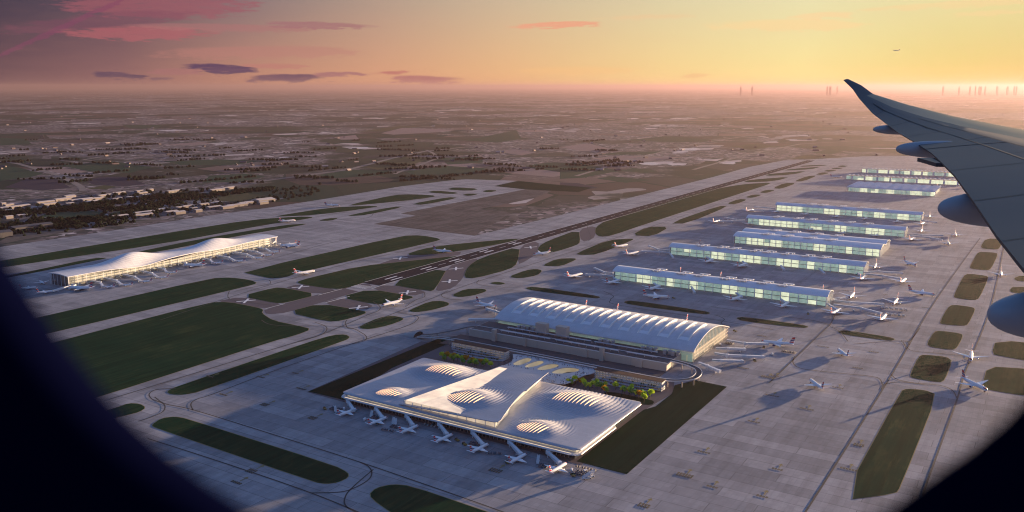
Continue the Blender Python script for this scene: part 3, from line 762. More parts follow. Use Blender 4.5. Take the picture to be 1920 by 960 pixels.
# ------------------------------------------------------------------ airliners
def make_airliner(name, L, R, span, finh, neng, label):
    root = thing(name, label, 'airliner')
    zc = R + 1.6 * (R / 2) ** .5
    k = 14
    prof = [(.5, .03, -.35), (.492, .22, -.30), (.475, .48, -.20), (.45, .74, -.10), (.42, .92, -.03), (.38, 1, 0), (.1, 1, 0), (-.15, 1, 0), (-.28, .90, .10), (-.38, .62, .34), (-.45, .36, .52), (-.49, .16, .66), (-.5, .05, .70)]
    m = MB()
    hh = 1.22 if neng == 4 else 1.0
    rings = [[(R * r * cos(2 * pi * q / k), L * y, zc + R * dz + R * r * hh * sin(2 * pi * q / k)) for q in range(k)] for y, r, dz in prof]
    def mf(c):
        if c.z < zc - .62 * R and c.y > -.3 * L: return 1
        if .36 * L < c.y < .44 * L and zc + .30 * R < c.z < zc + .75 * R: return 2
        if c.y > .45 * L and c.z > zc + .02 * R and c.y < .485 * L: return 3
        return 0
    m.loft(rings, mfun=mf)
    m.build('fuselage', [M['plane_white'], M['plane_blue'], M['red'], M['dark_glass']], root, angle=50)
    def surf(nm, rle, rte, tle, tte, th, mats, bands=None):
        m = MB()
        def sec(a, b, t, up):
            a = Vector(a); b = Vector(b); up = Vector(up)
            return [a, a * .7 + b * .3 + up * t * .5, b, a * .7 + b * .3 - up * t * .5]
        vert = abs(Vector(tle).z - Vector(rle).z) > abs(Vector(tle).x - Vector(rle).x)
        up = (1, 0, 0) if vert else (0, 0, 1)
        if not bands: bands = [(0, 0, 0), (1, 1, 0)]
        for i in range(len(bands) - 1):
            t0a, t0b, _ = bands[i]; t1a, t1b, mi = bands[i + 1]
            lerp = lambda a, b, t: Vector(a) * (1 - t) + Vector(b) * t
            m.loft([sec(lerp(rle, tle, t0a), lerp(rte, tte, t0b), th * (1 - .6 * t0a), up), sec(lerp(rle, tle, t1a), lerp(rte, tte, t1b), th * (1 - .6 * t1a), up)], mi)
        return m.build(nm, mats, root)
    for s in (-1, 1):
        surf('wing', (s * R * .6, .13 * L, zc - .55 * R), (s * R * .6, -.10 * L, zc - .5 * R), (s * span / 2, -.10 * L, zc - .2 * R + span * .045), (s * span / 2, -.135 * L, zc - .2 * R + span * .045), R * .42, M['plane_white'])
        surf('tailplane', (s * R * .3, -.40 * L, zc + .45 * R), (s * R * .3, -.475 * L, zc + .45 * R), (s * span * .19, -.465 * L, zc + .8 * R), (s * span * .19, -.50 * L, zc + .8 * R), R * .2, M['plane_white'])
        for e in range(neng // 2):
            x = s * span * (.17 + .13 * e); y = .075 * L - .065 * L * e; z = zc - .75 * R + span * .012 * e
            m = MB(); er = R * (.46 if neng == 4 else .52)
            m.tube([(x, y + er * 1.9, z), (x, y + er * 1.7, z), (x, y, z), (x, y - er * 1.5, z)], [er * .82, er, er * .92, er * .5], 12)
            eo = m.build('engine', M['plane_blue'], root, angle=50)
            m = MB(); m.tube([(x, y + er * 1.88, z), (x, y + er * 1.94, z)], [er * .9, er * .78], 12); m.build('intake_lip', M['white'], eo)
    surf('tail_fin', (0, -.335 * L, zc + .70 * R), (0, -.475 * L, zc + .65 * R), (0, -.455 * L, zc + R + finh), (0, -.525 * L, zc + R + finh), R * .3,
         [M['plane_white'], M['red'], M['navy']], [(0, 0, 0), (.04, .04, 0), (.16, .30, 1), (.22, .40, 0), (.46, .62, 2), (.54, .66, 0), (.90, .93, 1), (1, 1, 0)])
    for (x, y) in ((0, .40), (-R * .9, -.03), (R * .9, -.03)):
        m = MB(); w = R * .28
        m.bar((x, y * L, w), (x, y * L, zc - .8 * R), R * .16, R * .16)
        for s in (-1, 1): m.tube([(x + s * w * .35, y * L, w), (x + s * w * 1.1, y * L, w)], w, 10, 1)
        m.build('landing_gear', [M['white'], M['tyre']], root)
    reg(root); return root

narrow = make_airliner('airliner', 37, 2.1, 34, 7.6, 2, 'white airliner')
wide = make_airliner('airliner', 58, 3.1, 58, 11.0, 2, 'white airliner')
jumbo = make_airliner('airliner', 66, 3.7, 74, 13, 4, 'white airliner')

ORD = ['first', 'second', 'third', 'fourth', 'fifth', 'sixth', 'seventh', 'eighth', 'ninth', 'tenth', 'eleventh', 'twelfth', 'thirteenth', 'fourteenth']
AIR = []   # (key, location, heading)
def fly(key, proto, nose, tail, label, head=None, scale=None, group=None):
    A = G(*nose, 4); B = G(*tail, 4); c = (A + B) / 2
    a = atan2(A.y - B.y, A.x - B.x) if head is None else radians(head)
    L = {0: 36, 1: 58, 2: 66}[[narrow, wide, jumbo].index(proto)]
    if head is not None:  # keep the nose where the photograph shows it
        pass
    o = place(proto, (c.x, c.y, .85), a - pi / 2, label, group, scale=scale)
    AIR.append((key, c, a, L * (scale or 1))); return o
GA = 'white airliners with red and blue tails'
for i, (a, b) in enumerate([((669,768),(634,779)),((727,783),(690,797)),((786,798),(748,813)),((849,815),(814,830)),((915,832),(883,850)),((986,851),(955,870)),((1062,869),(1030,888))]):
    fly('n%d' % i, narrow, a, b, 'airliner parked nose-in at the nearest wavy terminal, %s of seven from the left' % ORD[i], 84, group=GA)
lt = [((194,538),(212,537)),((228,534),(246,534)),((264,527.6),(282,527)),((295.5,520),(313.5,520)),((312,511),(330.6,510.5)),((398,493),(416,492.5)),((440,489.4),(457.5,489.4)),((476,484),(492.7,483)),((494,478.5),(510.6,478.5)),((507.5,473),(523,472))]
for i, (a, b) in enumerate(lt):
    fly('l%d' % i, narrow, a, b, 'small airliner nosed up to the far-left wavy terminal, %s from its dark end' % ORD[i], -150, .82, group=GA)
for key, a, b, lab in (('j0', (134,540),(168,542.5), 'four-engined jumbo airliner beside the near end of the far-left wavy terminal'), ('j1', (348,498),(379,499), 'four-engined jumbo airliner halfway along the far-left wavy terminal'), ('j2', (528.6,462),(558,462), 'four-engined jumbo airliner off the far end of the far-left wavy terminal')):
    fly(key, jumbo, a, b, lab, -155, .9, group=GA)
for key, a, b, h, lab in (('k0', (87,532),(71,527), -12, 'airliner parked behind the dark end wall of the far-left terminal'), ('k1', (66.5,539),(41.5,541), 50, 'shaded airliner half hidden by the window surround beside the far-left terminal'),
                          ('k2', (101,545.6),(71,549.5), 66, 'airliner at the bent white jet bridge of the far-left terminal end'), ('k3', (537,459),(552,456.5), -110, 'sunlit airliner behind the jumbo at the far end of the wavy far-left terminal')):
    fly(key, narrow, a, b, lab, h, group=GA)
fly('k4', narrow, (508,457), (520,452), 'airliner with only its tail showing behind the far end of the far-left terminal', -60, group=GA)
for key, a, b, h, lab in (
    ('t1', (591,509),(551,515), 76, 'sunlit airliner taxiing between the two long grass strips left of the runway'), ('t2', (705,576),(764,563), -100, 'airliner taxiing nose-left beside the small crossing grass islands'),
    ('t3', (852,473),(809,470), 12, 'airliner crossing towards the dark runway from the left'), ('t4', (990,478),(1042,474), -115, 'airliner taxiing nose-left on the right of the dark runway'),
    ('t5', (553,414),(525,416), 68, 'airliner taxiing beyond the far-left terminal roof'), ('t6', (639.6,386),(607,385), 40, 'farthest airliner on the left-hand taxiways, near the brown heath'),
    ('a1', (940,579),(885,567), -9, 'airliner at the left end of the arched-roof terminal'), ('w1', (1090,514.6),(1065,521), 78, 'sunlit airliner at the long left jet bridge of the nearest glass concourse'),
    ('w2', (1163,526),(1137,533), 80, 'airliner at the left front corner of the nearest glass concourse'), ('w3', (1237,537),(1218,544.5), 84, 'airliner nosed into the nearest glass concourse, above the taxiing one'),
    ('w4', (1393,556),(1368.5,565), 80, 'airliner at the middle front of the nearest glass concourse'), ('w5', (1479,568),(1462,578), 86, 'airliner at the right front of the nearest glass concourse'),
    ('w6', (1259,557.6),(1203,556), 20, 'airliner taxiing sideways between the arched-roof terminal and the nearest glass concourse'),
    ('x1', (1174.5,460),(1154,464), 75, 'airliner taxiing past the left end of the second glass concourse'), ('x2', (1195,474),(1176,478), 76, 'airliner at the left jet bridge tip of the second glass concourse'),
    ('x3', (1337,487),(1323,493), 86, 'airliner at the left front of the second glass concourse'), ('x4', (1401,495),(1381.5,502), 82, 'airliner at the middle front of the second glass concourse'), ('y1', (1350,414),(1336.5,418), 85, 'airliner at the left jet bridge tip of the third glass concourse'),
    ('y2', (1411,393),(1400,397), 80, 'airliner off the left end of the fourth glass concourse'),
    ('b1', (1577,581),(1558,590), 80, 'airliner at the right front corner of the nearest glass concourse'), ('b2', (1590,563),(1603.5,548), -90, 'airliner facing us behind the right jet bridges of the nearest concourse'), ('b3', (1670.6,575),(1686,559), -92, 'airliner facing us beside a row of pale containers, right of the nearest concourse'),
    ('b4', (1661,591),(1650,603), 88, 'brightest sunlit airliner, at the bent right jet bridge of the nearest concourse'), ('c1', (1623,518),(1612.6,526), 88, 'airliner at the right front corner of the second glass concourse'), ('c2', (1637,505),(1643.6,495), -87, 'airliner facing us beside the end wall of the second glass concourse'),
    ('c3', (1698,523.6),(1688,531.6), 86, 'sunlit airliner at the bent right jet bridge tip of the second concourse'), ('c4', (1724.6,501),(1688,488.6), -50, 'airliner taxiing on the right apron between second and third concourses'), ('c5', (1759,555),(1697,545.5), -12, 'airliner taxiing towards the black guide line right of the nearest concourse'),
    ('d1', (1715,447),(1705.6,450.7), 80, 'airliner at the right front corner of the third glass concourse'), ('d2', (1723,437.5),(1731,429), -90, 'airliner facing us at the end wall of the third glass concourse'), ('d3', (1791,444),(1791,437), -85, 'airliner facing us just below the largest wing pod'),
    ('d4', (1779,458.7),(1777,454), -81, 'airliner facing us alone on the apron below the largest wing pod'), ('d5', (1734,418),(1726,421.5), 83, 'airliner at the right front corner of the fourth glass concourse'), ('d6', (1741,410.6),(1744,402), -86, 'airliner facing us at the end wall of the fourth glass concourse'),
    ('e5', (1420,641),(1495,648.6), -169, 'airliner parked nose-left at the right end of the arched-roof terminal'), ('e4', (1866,741),(1789.6,704), -48, 'large airliner crossing the lower right taxiway among grass islands'),
    ('e3', (1819,685),(1822,654), -87, 'airliner coming straight at us on the right taxiway'), ('e6', (1876,523.6),(1877,506), -88, 'airliner facing us on the right taxiway above the lowest wing pod'),
    ('f1', (1571,333),(1563,331), 40, 'tiny airliner left of the two farthest concourses'), ('f2', (1765,350),(1757,351), 80, 'tiny airliner between the scalloped hall and the wing'), ('f3', (1813,351),(1805,352), 80, 'tiny airliner at the right end of the scalloped-roof concourse')):
    fly(key, wide, a, b, lab, h, group=GA)
fly('e1', narrow, (1569,654), (1592,672), 'airliner taxiing nose-up-left on the open apron right of the arched terminal, upper of two', group=GA, scale=1.25)
fly('e2', narrow, (1514.6,710), (1547,735), 'airliner taxiing nose-up-left on the open apron, nearer of two alike', group=GA, scale=1.3)
for i, (px, py) in enumerate(((1100,573),(1159,580),(1289,600))):
    p = G(px, py, 8); place(wide, (p.x, p.y - 28, .85), pi, 'tail of an airliner rising behind the arched roof, %s of three' % ORD[i], GA)
for i, (px, py) in enumerate(((1274,511),(1350,520),(1542,545))):
    p = G(px, py, 8); place(wide, (p.x, p.y - 20, .85), pi, 'airliner tail rising behind the nearest glass concourse, %s of three' % ORD[i], GA)
for i, (px, py) in enumerate(((1308.6,459),(1374,467),(1438,471))):
    p = G(px, py, 8); place(wide, (p.x, p.y - 10, .85), pi, 'airliner tail rising behind the second glass concourse, %s of three' % ORD[i], GA)
for i, (px, py) in enumerate(((1405,419),(1520,430),(1580.5,436.5),(1642.5,441))):
    fly('s3%d' % i, wide, (px + 6, py - 2), (px - 6, py + 3), 'airliner parked before the third glass concourse, %s of four' % ORD[i], 85, group=GA, scale=.85)
for i, (px, py) in enumerate(((1455,397),(1511,401.5),(1568,406),(1622,410),(1681,415.5))):
    fly('s4%d' % i, wide, (px + 5, py - 2), (px - 5, py + 2), 'airliner parked before the fourth glass concourse, %s of five' % ORD[i], 85, group=GA, scale=.85)
sk = place(narrow, CL((1675 - 960) / 1655 * 4200, 4200, 64 / 1655 * 4200 + 2), YAW + radians(70), 'tiny airliner flying in the yellow sky above the wing tip', GA, scale=.75)
sk.rotation_euler[0] = radians(4)
# ------------------------------------------------------------------ near terminal with the wavy roofs
M['glow'] = emitter('warm_interior', (1.0, .54, .24), .60, vary=.3, scale=.09)
M['glow_soft'] = emitter('soft_interior', (1.0, .72, .48), .22, vary=.6, scale=.06)
M['glow_edge'] = emitter('soffit_light', (1.0, .74, .48), .75, vary=.3, scale=.05)
def glass_mat(name, col, alpha, rough=.08, mull=None):
    m = N(name)
    g = m.n('BsdfGlossy'); g.inputs['Color'].default_value = (.85, .9, .95, 1); g.inputs['Roughness'].default_value = rough
    t = m.n('BsdfTransparent'); t.inputs['Color'].default_value = (*col, 1)
    d = m.n('BsdfDiffuse'); d.inputs['Color'].default_value = (col[0] * .35, col[1] * .38, col[2] * .38, 1)
    a = m.n('MixShader', i_0=alpha); m.l(t.outputs[0], a.inputs[1]); m.l(d.outputs[0], a.inputs[2])
    fr = m.n('LayerWeight', i_Blend=.25)
    b = m.n('MixShader'); m.l(m.math('MULTIPLY', fr.outputs[1], .55), b.inputs[0]); m.l(a.outputs[0], b.inputs[1]); m.l(g.outputs[0], b.inputs[2])
    m.l(b.outputs[0], m.out.inputs[0]); return m.mat
M['glass'] = glass_mat('pale_glass', (.86, .90, .90), .18)
M['green_glass'] = glass_mat('green_glass', (.76, .88, .84), .26)
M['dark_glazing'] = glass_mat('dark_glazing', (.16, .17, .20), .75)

X0, X1, Y0, Y1 = -846, -456, 887, 1083
DOME = [  # centre, half sizes, height
 (-767, 1037, 47, 36, 10.5, 5.6), (-778, 924, 24, 22, 6.5, 4.2), (-533, 1034, 50, 38, 11.5, 5.8), (-531, 922, 29, 26, 8.0, 4.8)]
def bump(x, y, cx, cy, ax, ay, A, per=5.2, k=0):
    u = (x - cx) / ax; v = (y - cy) / ay
    r = sqrt(u * u + v * v)
    z = 0.0
    if r < 1.45:
        q = r / 1.45; z = A * (.5 + .5 * cos(pi * q)) ** 1.15
    if r < 1.75:
        w = max(0, min(1, (1.75 - r) / .9)) * max(.25, min(1, .35 + r))
        xx = x - cx + 6.0 * v * v - 4.0 * v
        z += .15 * A * w * (abs(sin(pi * xx / per)) - .5)
    return z
def base_z(x, y):
    z = 18.0
    for d in DOME: z += bump(x, y, *d)
    e = min(x - X0, X1 - x, y - Y0, Y1 - y)
    if e < 3: z -= (1 - e / 3) ** 2 * .8
    return z
def heightfield(name, poly_in, fz, nx, ny, bx, thick, mats, parent):
    """roof shell: grid inside a mapped quad with rounded rim and underside; bx(s, t) gives the plan point"""
    m = MB()
    idx = lambda i, j: i * (ny + 1) + j
    for i in range(nx + 1):
        for j in range(ny + 1):
            x, y = bx(i / nx, j / ny); m.v.append((x, y, fz(x, y)))
    for i in range(nx):
        for j in range(ny):
            m.f.append((idx(i, j), idx(i + 1, j), idx(i + 1, j + 1), idx(i, j + 1))); m.m.append(0)
    border = [idx(i, 0) for i in range(nx)] + [idx(nx, j) for j in range(ny)] + [idx(i, ny) for i in range(nx, 0, -1)] + [idx(0, j) for j in range(ny, 0, -1)]
    n = len(m.v)
    for b in border:
        x, y, z = m.v[b]; m.v.append((x, y, z - thick))
    k = len(border)
    for q in range(k):
        r = (q + 1) % k; m.f.append((border[q], n + q, n + r, border[r])); m.m.append(0)
    m.f.append(tuple(n + q for q in range(k - 1, -1, -1))); m.m.append(0)
    return m.build(name, mats, parent, angle=38)
def round_rect(s, t, x0, x1, y0, y1, rad=9):
    x = x0 + (x1 - x0) * s; y = y0 + (y1 - y0) * t
    # pull the corner points in on a circle
    for cx, sx in ((x0 + rad, -1), (x1 - rad, 1)):
        for cy, sy in ((y0 + rad, -1), (y1 - rad, 1)):
            dx, dy = (x - cx) * sx, (y - cy) * sy
            if dx > 0 and dy > 0:
                mx = max(dx, dy); d = hypot(dx, dy)
                x = cx + sx * dx * mx / d; y = cy + sy * dy * mx / d
    return x, y
NT = thing('airport_terminal', 'white wavy-roofed terminal with glowing slotted domes, nearest building', 'terminal', (0, 0, 0))
heightfield('lower_roof', None, base_z, 330, 90, lambda s, t: round_rect(s, t, X0, X1, Y0, Y1), 1.3, M['roof_white'], NT)
# upper roof leaf over the middle
UPQ = [(-741, 891), (-573, 889), (-613, 1089), (-704, 1102)]
def upxy(s, t):
    s2 = s
    a = Vector(UPQ[0]) * (1 - s2) + Vector(UPQ[1]) * s2; b = Vector(UPQ[3]) * (1 - s2) + Vector(UPQ[2]) * s2
    p = a * (1 - t) + b * t
    # right edge bows inwards half way
    p.x -= 9 * sin(pi * t) * s ** 3 * (1 if t < .6 else .7)
    if s > .95 and t < .05: p += Vector((-3, 3)) * ((s - .95) * 20) * ((.05 - t) * 20)
    return p.x, p.y
def up_z(x, y):
    t = (y - 889) / 213.0
    xl = -741 + 37 * t; xr = -573 - 44 * t
    s = (x - xl) / (xr - xl)
    z = 19.8 + 8.4 * min(1, max(0, s)) ** .95 + 3.6 * t
    z += bump(x, y, -658, 952, 37, 31, 9.5, 5.6)
    # fan of ripples running to the back corner
    v = (y - 975) / 100.0
    if 0 < v < 1.0:
        c = -646 + 10 * v; w = 42 - 14 * v
        q = abs(x - c) / w
        if q < 1: z += .95 * sin(pi * v) ** .7 * (1 - q * q) * abs(sin(pi * (x - c + 5 * v) / (5.4 - 2.0 * v)))
    return z
heightfield('upper_roof', None, up_z, 170, 110, upxy, 1.1, M['roof_white'], NT)
def slits(dome, zf, y_lo, y_hi, per=5.2, wid=1.9, skip=(.9, .9), mat=None):
    cx, cy, ax, ay, A = dome[:5]
    n = int(ax * skip[1] / per)
    for k in range(-int(ax * skip[0] / per), n + 1):
        xs = cx + k * per; u = (xs - cx) / ax
        if abs(u) > .95: continue
        vm = sqrt(1 - u * u)
        va, vb = -vm * y_lo - .02, vm * y_hi * (1 - .5 * max(0, u)) - .12
        m = MB(); L = []; R = []
        ns = 16
        for i in range(ns + 1):
            v = va + (vb - va) * i / ns
            x = xs - 6.0 * v * v + 4.0 * v; y = cy + ay * v
            hw = wid / 2 * max(.12, sin(pi * i / ns) ** .6)
            L.append((x - hw, y, max(zf(x - hw, y), zf(x, y)) + .22)); R.append((x + hw, y, max(zf(x + hw, y), zf(x, y)) + .22))
        for i in range(ns): m.quad((L[i], R[i], R[i + 1], L[i + 1]))
        m.build('skylight_slot', mat or M['glow'], NT, smooth=True)
slits(DOME[0], base_z, .55, .50, per=5.6, wid=2.0, skip=(.55, .62)); slits(DOME[1], base_z, .86, .20, per=4.2, wid=1.7, skip=(.85, .85))
slits(DOME[2], base_z, .58, .50, per=5.8, wid=2.1, skip=(.62, .62)); slits(DOME[3], base_z, .88, .16, per=4.8, wid=1.9, skip=(.85, .6))
slits((-658, 952, 37, 31, 9.5), up_z, .88, .20, per=5.6, wid=2.1, skip=(.92, .72))
# storeys under the roofs
m = MB(); m.prism([(-838, 893), (-464, 893), (-464, 1076), (-838, 1076)], 12.2, 17.0); m.build('upper_storey', M['glow_soft'], NT)
m = MB(); m.prism([(-840, 891), (-462, 891), (-462, 892.2), (-840, 892.2)], 12.2, 17.0)
m.prism([(-463.2, 892.2), (-462, 892.2), (-462, 1078), (-463.2, 1078)], 12.2, 17.0); m.prism([(-840, 892.2), (-838.8, 892.2), (-838.8, 1078), (-840, 1078)], 12.2, 17.0); m.build('storey_glazing', M['glass'], NT)
m = MB()
sp = [round_rect(s, t, -848, -455, 884, 1000, 10) for s, t in [(i / 30, 0) for i in range(30)] + [(1, i / 12) for i in range(12)] + [(1 - i / 30, 1) for i in range(30)] + [(0, 1 - i / 12) for i in range(12)]]
m.prism(sp, 10.2, 12.0); m.build('lower_slab', M['white'], NT)
m = MB(); m.ribbon([(-838, 886.5, 12.04), (-466, 886.5, 12.04)], 1.6); m.ribbon([(-458.4, 893, 12.04), (-458.4, 990, 12.04)], 1.4); m.build('ledge_light', M['glow_soft'], NT)
m = MB(); m.ribbon([(-455.8, 893, 16.2), (-455.8, 1076, 16.2)], .9); m.ribbon([(-454.8, 893, 11.2), (-454.8, 992, 11.2)], .9)
for (xx, ya, yb, za, zb) in ((-455.7, 893, 1076, 16.1, 16.9), (-454.6, 893, 992, 10.6, 11.3)): m.quad(((xx, ya, za), (xx, yb, za), (xx, yb, zb), (xx, ya, zb)))
m.build('edge_light', M['glow_edge'], NT)
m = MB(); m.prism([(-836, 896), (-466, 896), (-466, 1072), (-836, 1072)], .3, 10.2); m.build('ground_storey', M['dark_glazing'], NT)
m = MB()
for k in range(62):
    x = -834 + k * 5.9; m.box((x, 895.6, 5.2), (.5, .5, 10))
m.build('ground_mullion', M['grey'], NT)['kind'] = 'stuff'
# glazing below the upper leaf
m = MB(); m.prism([(-733, 896), (-582, 894), (-592, 940), (-604, 965), (-625, 1088), (-700, 1088)], 18.6, 25.2); m.build('hall_interior', M['glow_soft'], NT)
m = MB(); 
fl = [(-735, 894, 18), (-579, 892, 18), (-590, 940, 18), (-602, 966, 18), (-618, 1060, 18)]
for i in range(4):
    a, b = Vector(fl[i]), Vector(fl[i + 1])
    m.quad((a, b, b + Vector((0, 0, 8.2)), a + Vector((0, 0, 8.2))))
m.build('hall_glazing', M['glass'], NT)
for k in range(11):
    m = MB(); m.box((-733 + k * 15.2, 893.2 - k * .18, 22), (.7, .7, 7)); m.build('hall_column', M['white'], NT)
for k in range(5):
    m = MB(); m.box((-581 - k * 4.4 - .2 * k * k, 898 + k * 13, 22), (.7, .7, 7)); m.build('hall_column', M['white'], NT)
tag_ = sheet('forecourt', [(575, 735), (790, 640), (1265, 712), (1262, 737), (1206, 770), (1090, 872)], .60, M['brown_asphalt'])

# ------------------------------------------------------------------ arched-roof terminal
M['t5_roof'] = panelled('arched_roof_white', (.55, .55, .59), .38, 9.3, 9.3)
T5 = thing('airport_terminal', 'long terminal with a great white arched roof of raised ribs', 'terminal', (0, 0, 0))
TX0, TX1, TY0, TY1 = -872, -475, 1336, 1523
def t5z(t):
    """roof profile across the building"""
    s = 21 + (19.5 - 21) * t
    return s + 20.5 * (sin(pi * min(1, t ** .92)) ** .92 if t < .5 else sin(pi * t ** .92) ** .95) * .98
nT = 36
m = MB(); R0 = []; 
ringx = []
for x in (TX0, TX1):
    up = [(x, TY0 + (TY1 - TY0) * i / nT, t5z(i / nT)) for i in range(nT + 1)]
    lo = [(x, TY0 + (TY1 - TY0) * i / nT, t5z(i / nT) - 1.6) for i in range(nT, -1, -1)]
    ringx.append(up + lo)
m.loft(ringx, 0, caps=True); m.build('roof', M['t5_roof'], T5, angle=35)
M['rib'] = plain('roof_rib', (.80, .78, .76), .35, vary=.04)
for k in range(20):
    x = TX0 + 24 + k * 18.6
    m = MB(); rr = []
    for i in range(15):
        t = .13 + .50 * i / 14; y = TY0 + (TY1 - TY0) * t; z = t5z(t); h = 2.6 * min(1, i / 2.0, (14 - i) / 2.0 + .1)
        rr.append([(x - 1.1, y, z - .3), (x + 1.1, y, z - .3), (x + 1.1, y, z + h), (x - 1.1, y, z + h)])
    m.loft(rr); m.build('roof_rib', M['rib'], T5)
M['rooflight'] = plain('roof_panel', (.72, .72, .76), .3, vary=.04)
for k in range(10):
    x = TX0 + 24 + 18.6 * (2 * k) + 9.3
    m = MB(); rr = []
    for i in range(4):
        t = .135 + .05 * i / 3; y = TY0 + (TY1 - TY0) * t; z = t5z(t) + .12
        rr.append([(x - 7.6, y, z), (x + 7.6, y, z)])
    for i in range(3): m.quad((rr[i][0], rr[i][1], rr[i + 1][1], rr[i + 1][0]))
    m.build('roof_light', M['rooflight'], T5)
def lit_block(m, x0, x1, y, z0, z1, n, seed, axis='x', floors=2):
    """inner bays seen through a glass front: some lit, some dim; material 0 lit, 1 dim"""
    rnd = random.Random(seed)
    w = (x1 - x0) / n; run = 0; lit = True
    for i in range(n):
        if run <= 0: lit = not lit if rnd.random() < .75 else lit; run = rnd.choice((1, 2, 2, 3))
        run -= 1
        for f in range(floors):
            za = z0 + (z1 - z0) * f / floors; zb = z0 + (z1 - z0) * (f + 1) / floors - .3
            mi = (0 if lit and rnd.random() < .95 else 1)
            a, b = x0 + w * i + .25, x0 + w * (i + 1) - .25
            if axis == 'x': m.quad(((a, y, za), (b, y, za), (b, y, zb), (a, y, zb)), mi)
            else: m.quad(((y, a, za), (y, b, za), (y, b, zb), (y, a, zb)), mi)
M['lit_cream'] = emitter('lit_bay', (1.0, .93, .68), .32, vary=.45, scale=.12)
M['lit_dim'] = emitter('dim_bay', (.66, .84, .77), .14, base=(.36, .42, .40), vary=.6, scale=.08)
M['t5_inner'] = emitter('hall_dim_interior', (.70, .86, .78), .07, base=(.3, .36, .34), vary=.6, scale=.05)
M['lit_warm'] = emitter('gable_interior', (1.0, .78, .50), .13, base=(.5, .42, .34), vary=.5, scale=.06)
m = MB(); m.prism([(TX0 + 5, TY0 + 8), (TX1 - 5, TY0 + 8), (TX1 - 5, TY1 - 6), (TX0 + 5, TY1 - 6)], .4, 17.5)
m.build('inner_block', [M['t5_inner']], T5)
m = MB(); m.quad(((TX1 - 4.8, TY0 + 9, .5), (TX1 - 4.8, TY1 - 7, .5), (TX1 - 4.8, TY1 - 7, 17), (TX1 - 4.8, TY0 + 9, 17))); m.build('end_interior', M['lit_warm'], T5)
m = MB(); m.quad(((TX0 + 2, TY0 + 4, .4), (TX1 - 2, TY0 + 4, .4), (TX1 - 2, TY0 + 4, 20.4), (TX0 + 2, TY0 + 4, 20.4))); m.build('west_glazing', M['green_glass'], T5)
m = MB(); 
gp = [(TX1 - 2, TY0 + 4 + (TY1 - TY0 - 8) * i / 24, 0) for i in range(25)]
for i in range(24):
    za = t5z((gp[i][1] - TY0) / (TY1 - TY0)) - 1.5; zb = t5z((gp[i + 1][1] - TY0) / (TY1 - TY0)) - 1.5
    m.quad(((TX1 - 2, gp[i][1], .4), (TX1 - 2, gp[i + 1][1], .4), (TX1 - 2, gp[i + 1][1], zb), (TX1 - 2, gp[i][1], za)))
m.build('gable_glazing', M['glass'], T5)
m = MB()
for i in range(24):
    za = t5z((gp[i][1] - TY0) / (TY1 - TY0)) - 1.5; zb = t5z((gp[i + 1][1] - TY0) / (TY1 - TY0)) - 1.5
    m.quad(((TX0 + 2, gp[i + 1][1], .4), (TX0 + 2, gp[i][1], .4), (TX0 + 2, gp[i][1], za), (TX0 + 2, gp[i + 1][1], zb)))
m.build('gable_glazing', M['glass'], T5)
m = MB()
for i in range(25):
    y = gp[i][1]; z = t5z((y - TY0) / (TY1 - TY0)) - 1.4
    m.box((TX1 - 1.4, y, z / 2), (.5, .6, z)); m.box((TX0 + 1.4, y, z / 2), (.5, .6, z))
for z in (6, 12, 18): m.box((TX1 - 1.2, (TY0 + TY1) / 2, z), (.4, TY1 - TY0 - 10, .7))
m.build('gable_mullion', M['beige'], T5)['kind'] = 'stuff'
for z in (15.5, 17.6, 19.6):
    m = MB(); m.box(((TX0 + TX1) / 2, TY0 + 3.4, z), (TX1 - TX0 - 4, .6, .45)); m.build('louvre', M['white'], T5)
m = MB(); m.bar((TX1 - 14, TY0 + 6, 6), (TX1 - 14, TY1 - 8, 6), 1, 10); m.build('gable_wall', M['lit_warm'], T5)

# car park podium with the elevated forecourt road on top
PD = thing('car_park', 'long beige multi-storey car park with a road and white canopies on its top', 'car park', (0, 0, 0))
m = MB(); m.prism([(-886, 1273), (-497, 1273), (-497, 1338), (-886, 1338)], .4, 13.6); m.build('wall', M['beige'], PD)
m = MB(); m.prism([(-885, 1274), (-498, 1274), (-498, 1337.5), (-885, 1337.5)], 13.6, 13.75); m.build('roof_deck', M['road'], PD)
for (x, w, d, h) in ((-829, 7, 7, 22), (-612, 7, 7, 23), (-545, 12, 4, 11.5), (-765, 5, 4, 15.5), (-650, 20, 3, 14.6)):
    m = MB(); m.box((x, 1273 - d / 2 + 1, h / 2 + .3), (w, d, h)); m.build('stair_tower', M['beige'], PD)
for (x0, x1, y) in ((-826, -722, 1288), (-712, -590, 1288), (-826, -760, 1312), (-760, -655, 1314), (-648, -530, 1314), (-575, -520, 1289)):
    m = MB(); m.box(((x0 + x1) / 2, y, 17.2), (x1 - x0, 4.2, .5))
    for q in range(int((x1 - x0) / 15) + 1): m.box((x0 + 2 + q * 15, y, 15.4), (.5, .5, 3.3))
    m.build('canopy', M['roof_white'], PD)
for (x, y, w, d, h) in ((-758, 1322, 22, 12, 19), (-716, 1322, 22, 12, 19)):
    m = MB(); m.box((x, y, 13.75 + h / 2), (w, d, h)); m.build('lift_block', M['beige'], PD)
for cx in (-808, -790, -640, -560, -520):
    for q in range(4):
        m = MB(); m.box((cx + q * 7.2, 1322 + (q % 2) * 4, 13.75 + 3.4), (5.4, 7, 6.8)); m.build('plant_unit', M['grey'], PD)
m = MB(); m.bar((-885, 1273.6, 14.6), (-497, 1273.6, 14.6), .4, 1.3); m.bar((-885, 1300, 14.4), (-497, 1300, 14.4), .4, .9); m.build('parapet', M['white'], PD)
m = MB()
for x in (-855, -740, -650, -560): m.box((x, 1272.8, 7), (.6, .5, 12.6))
m.build('wall_joint', M['grey'], PD)

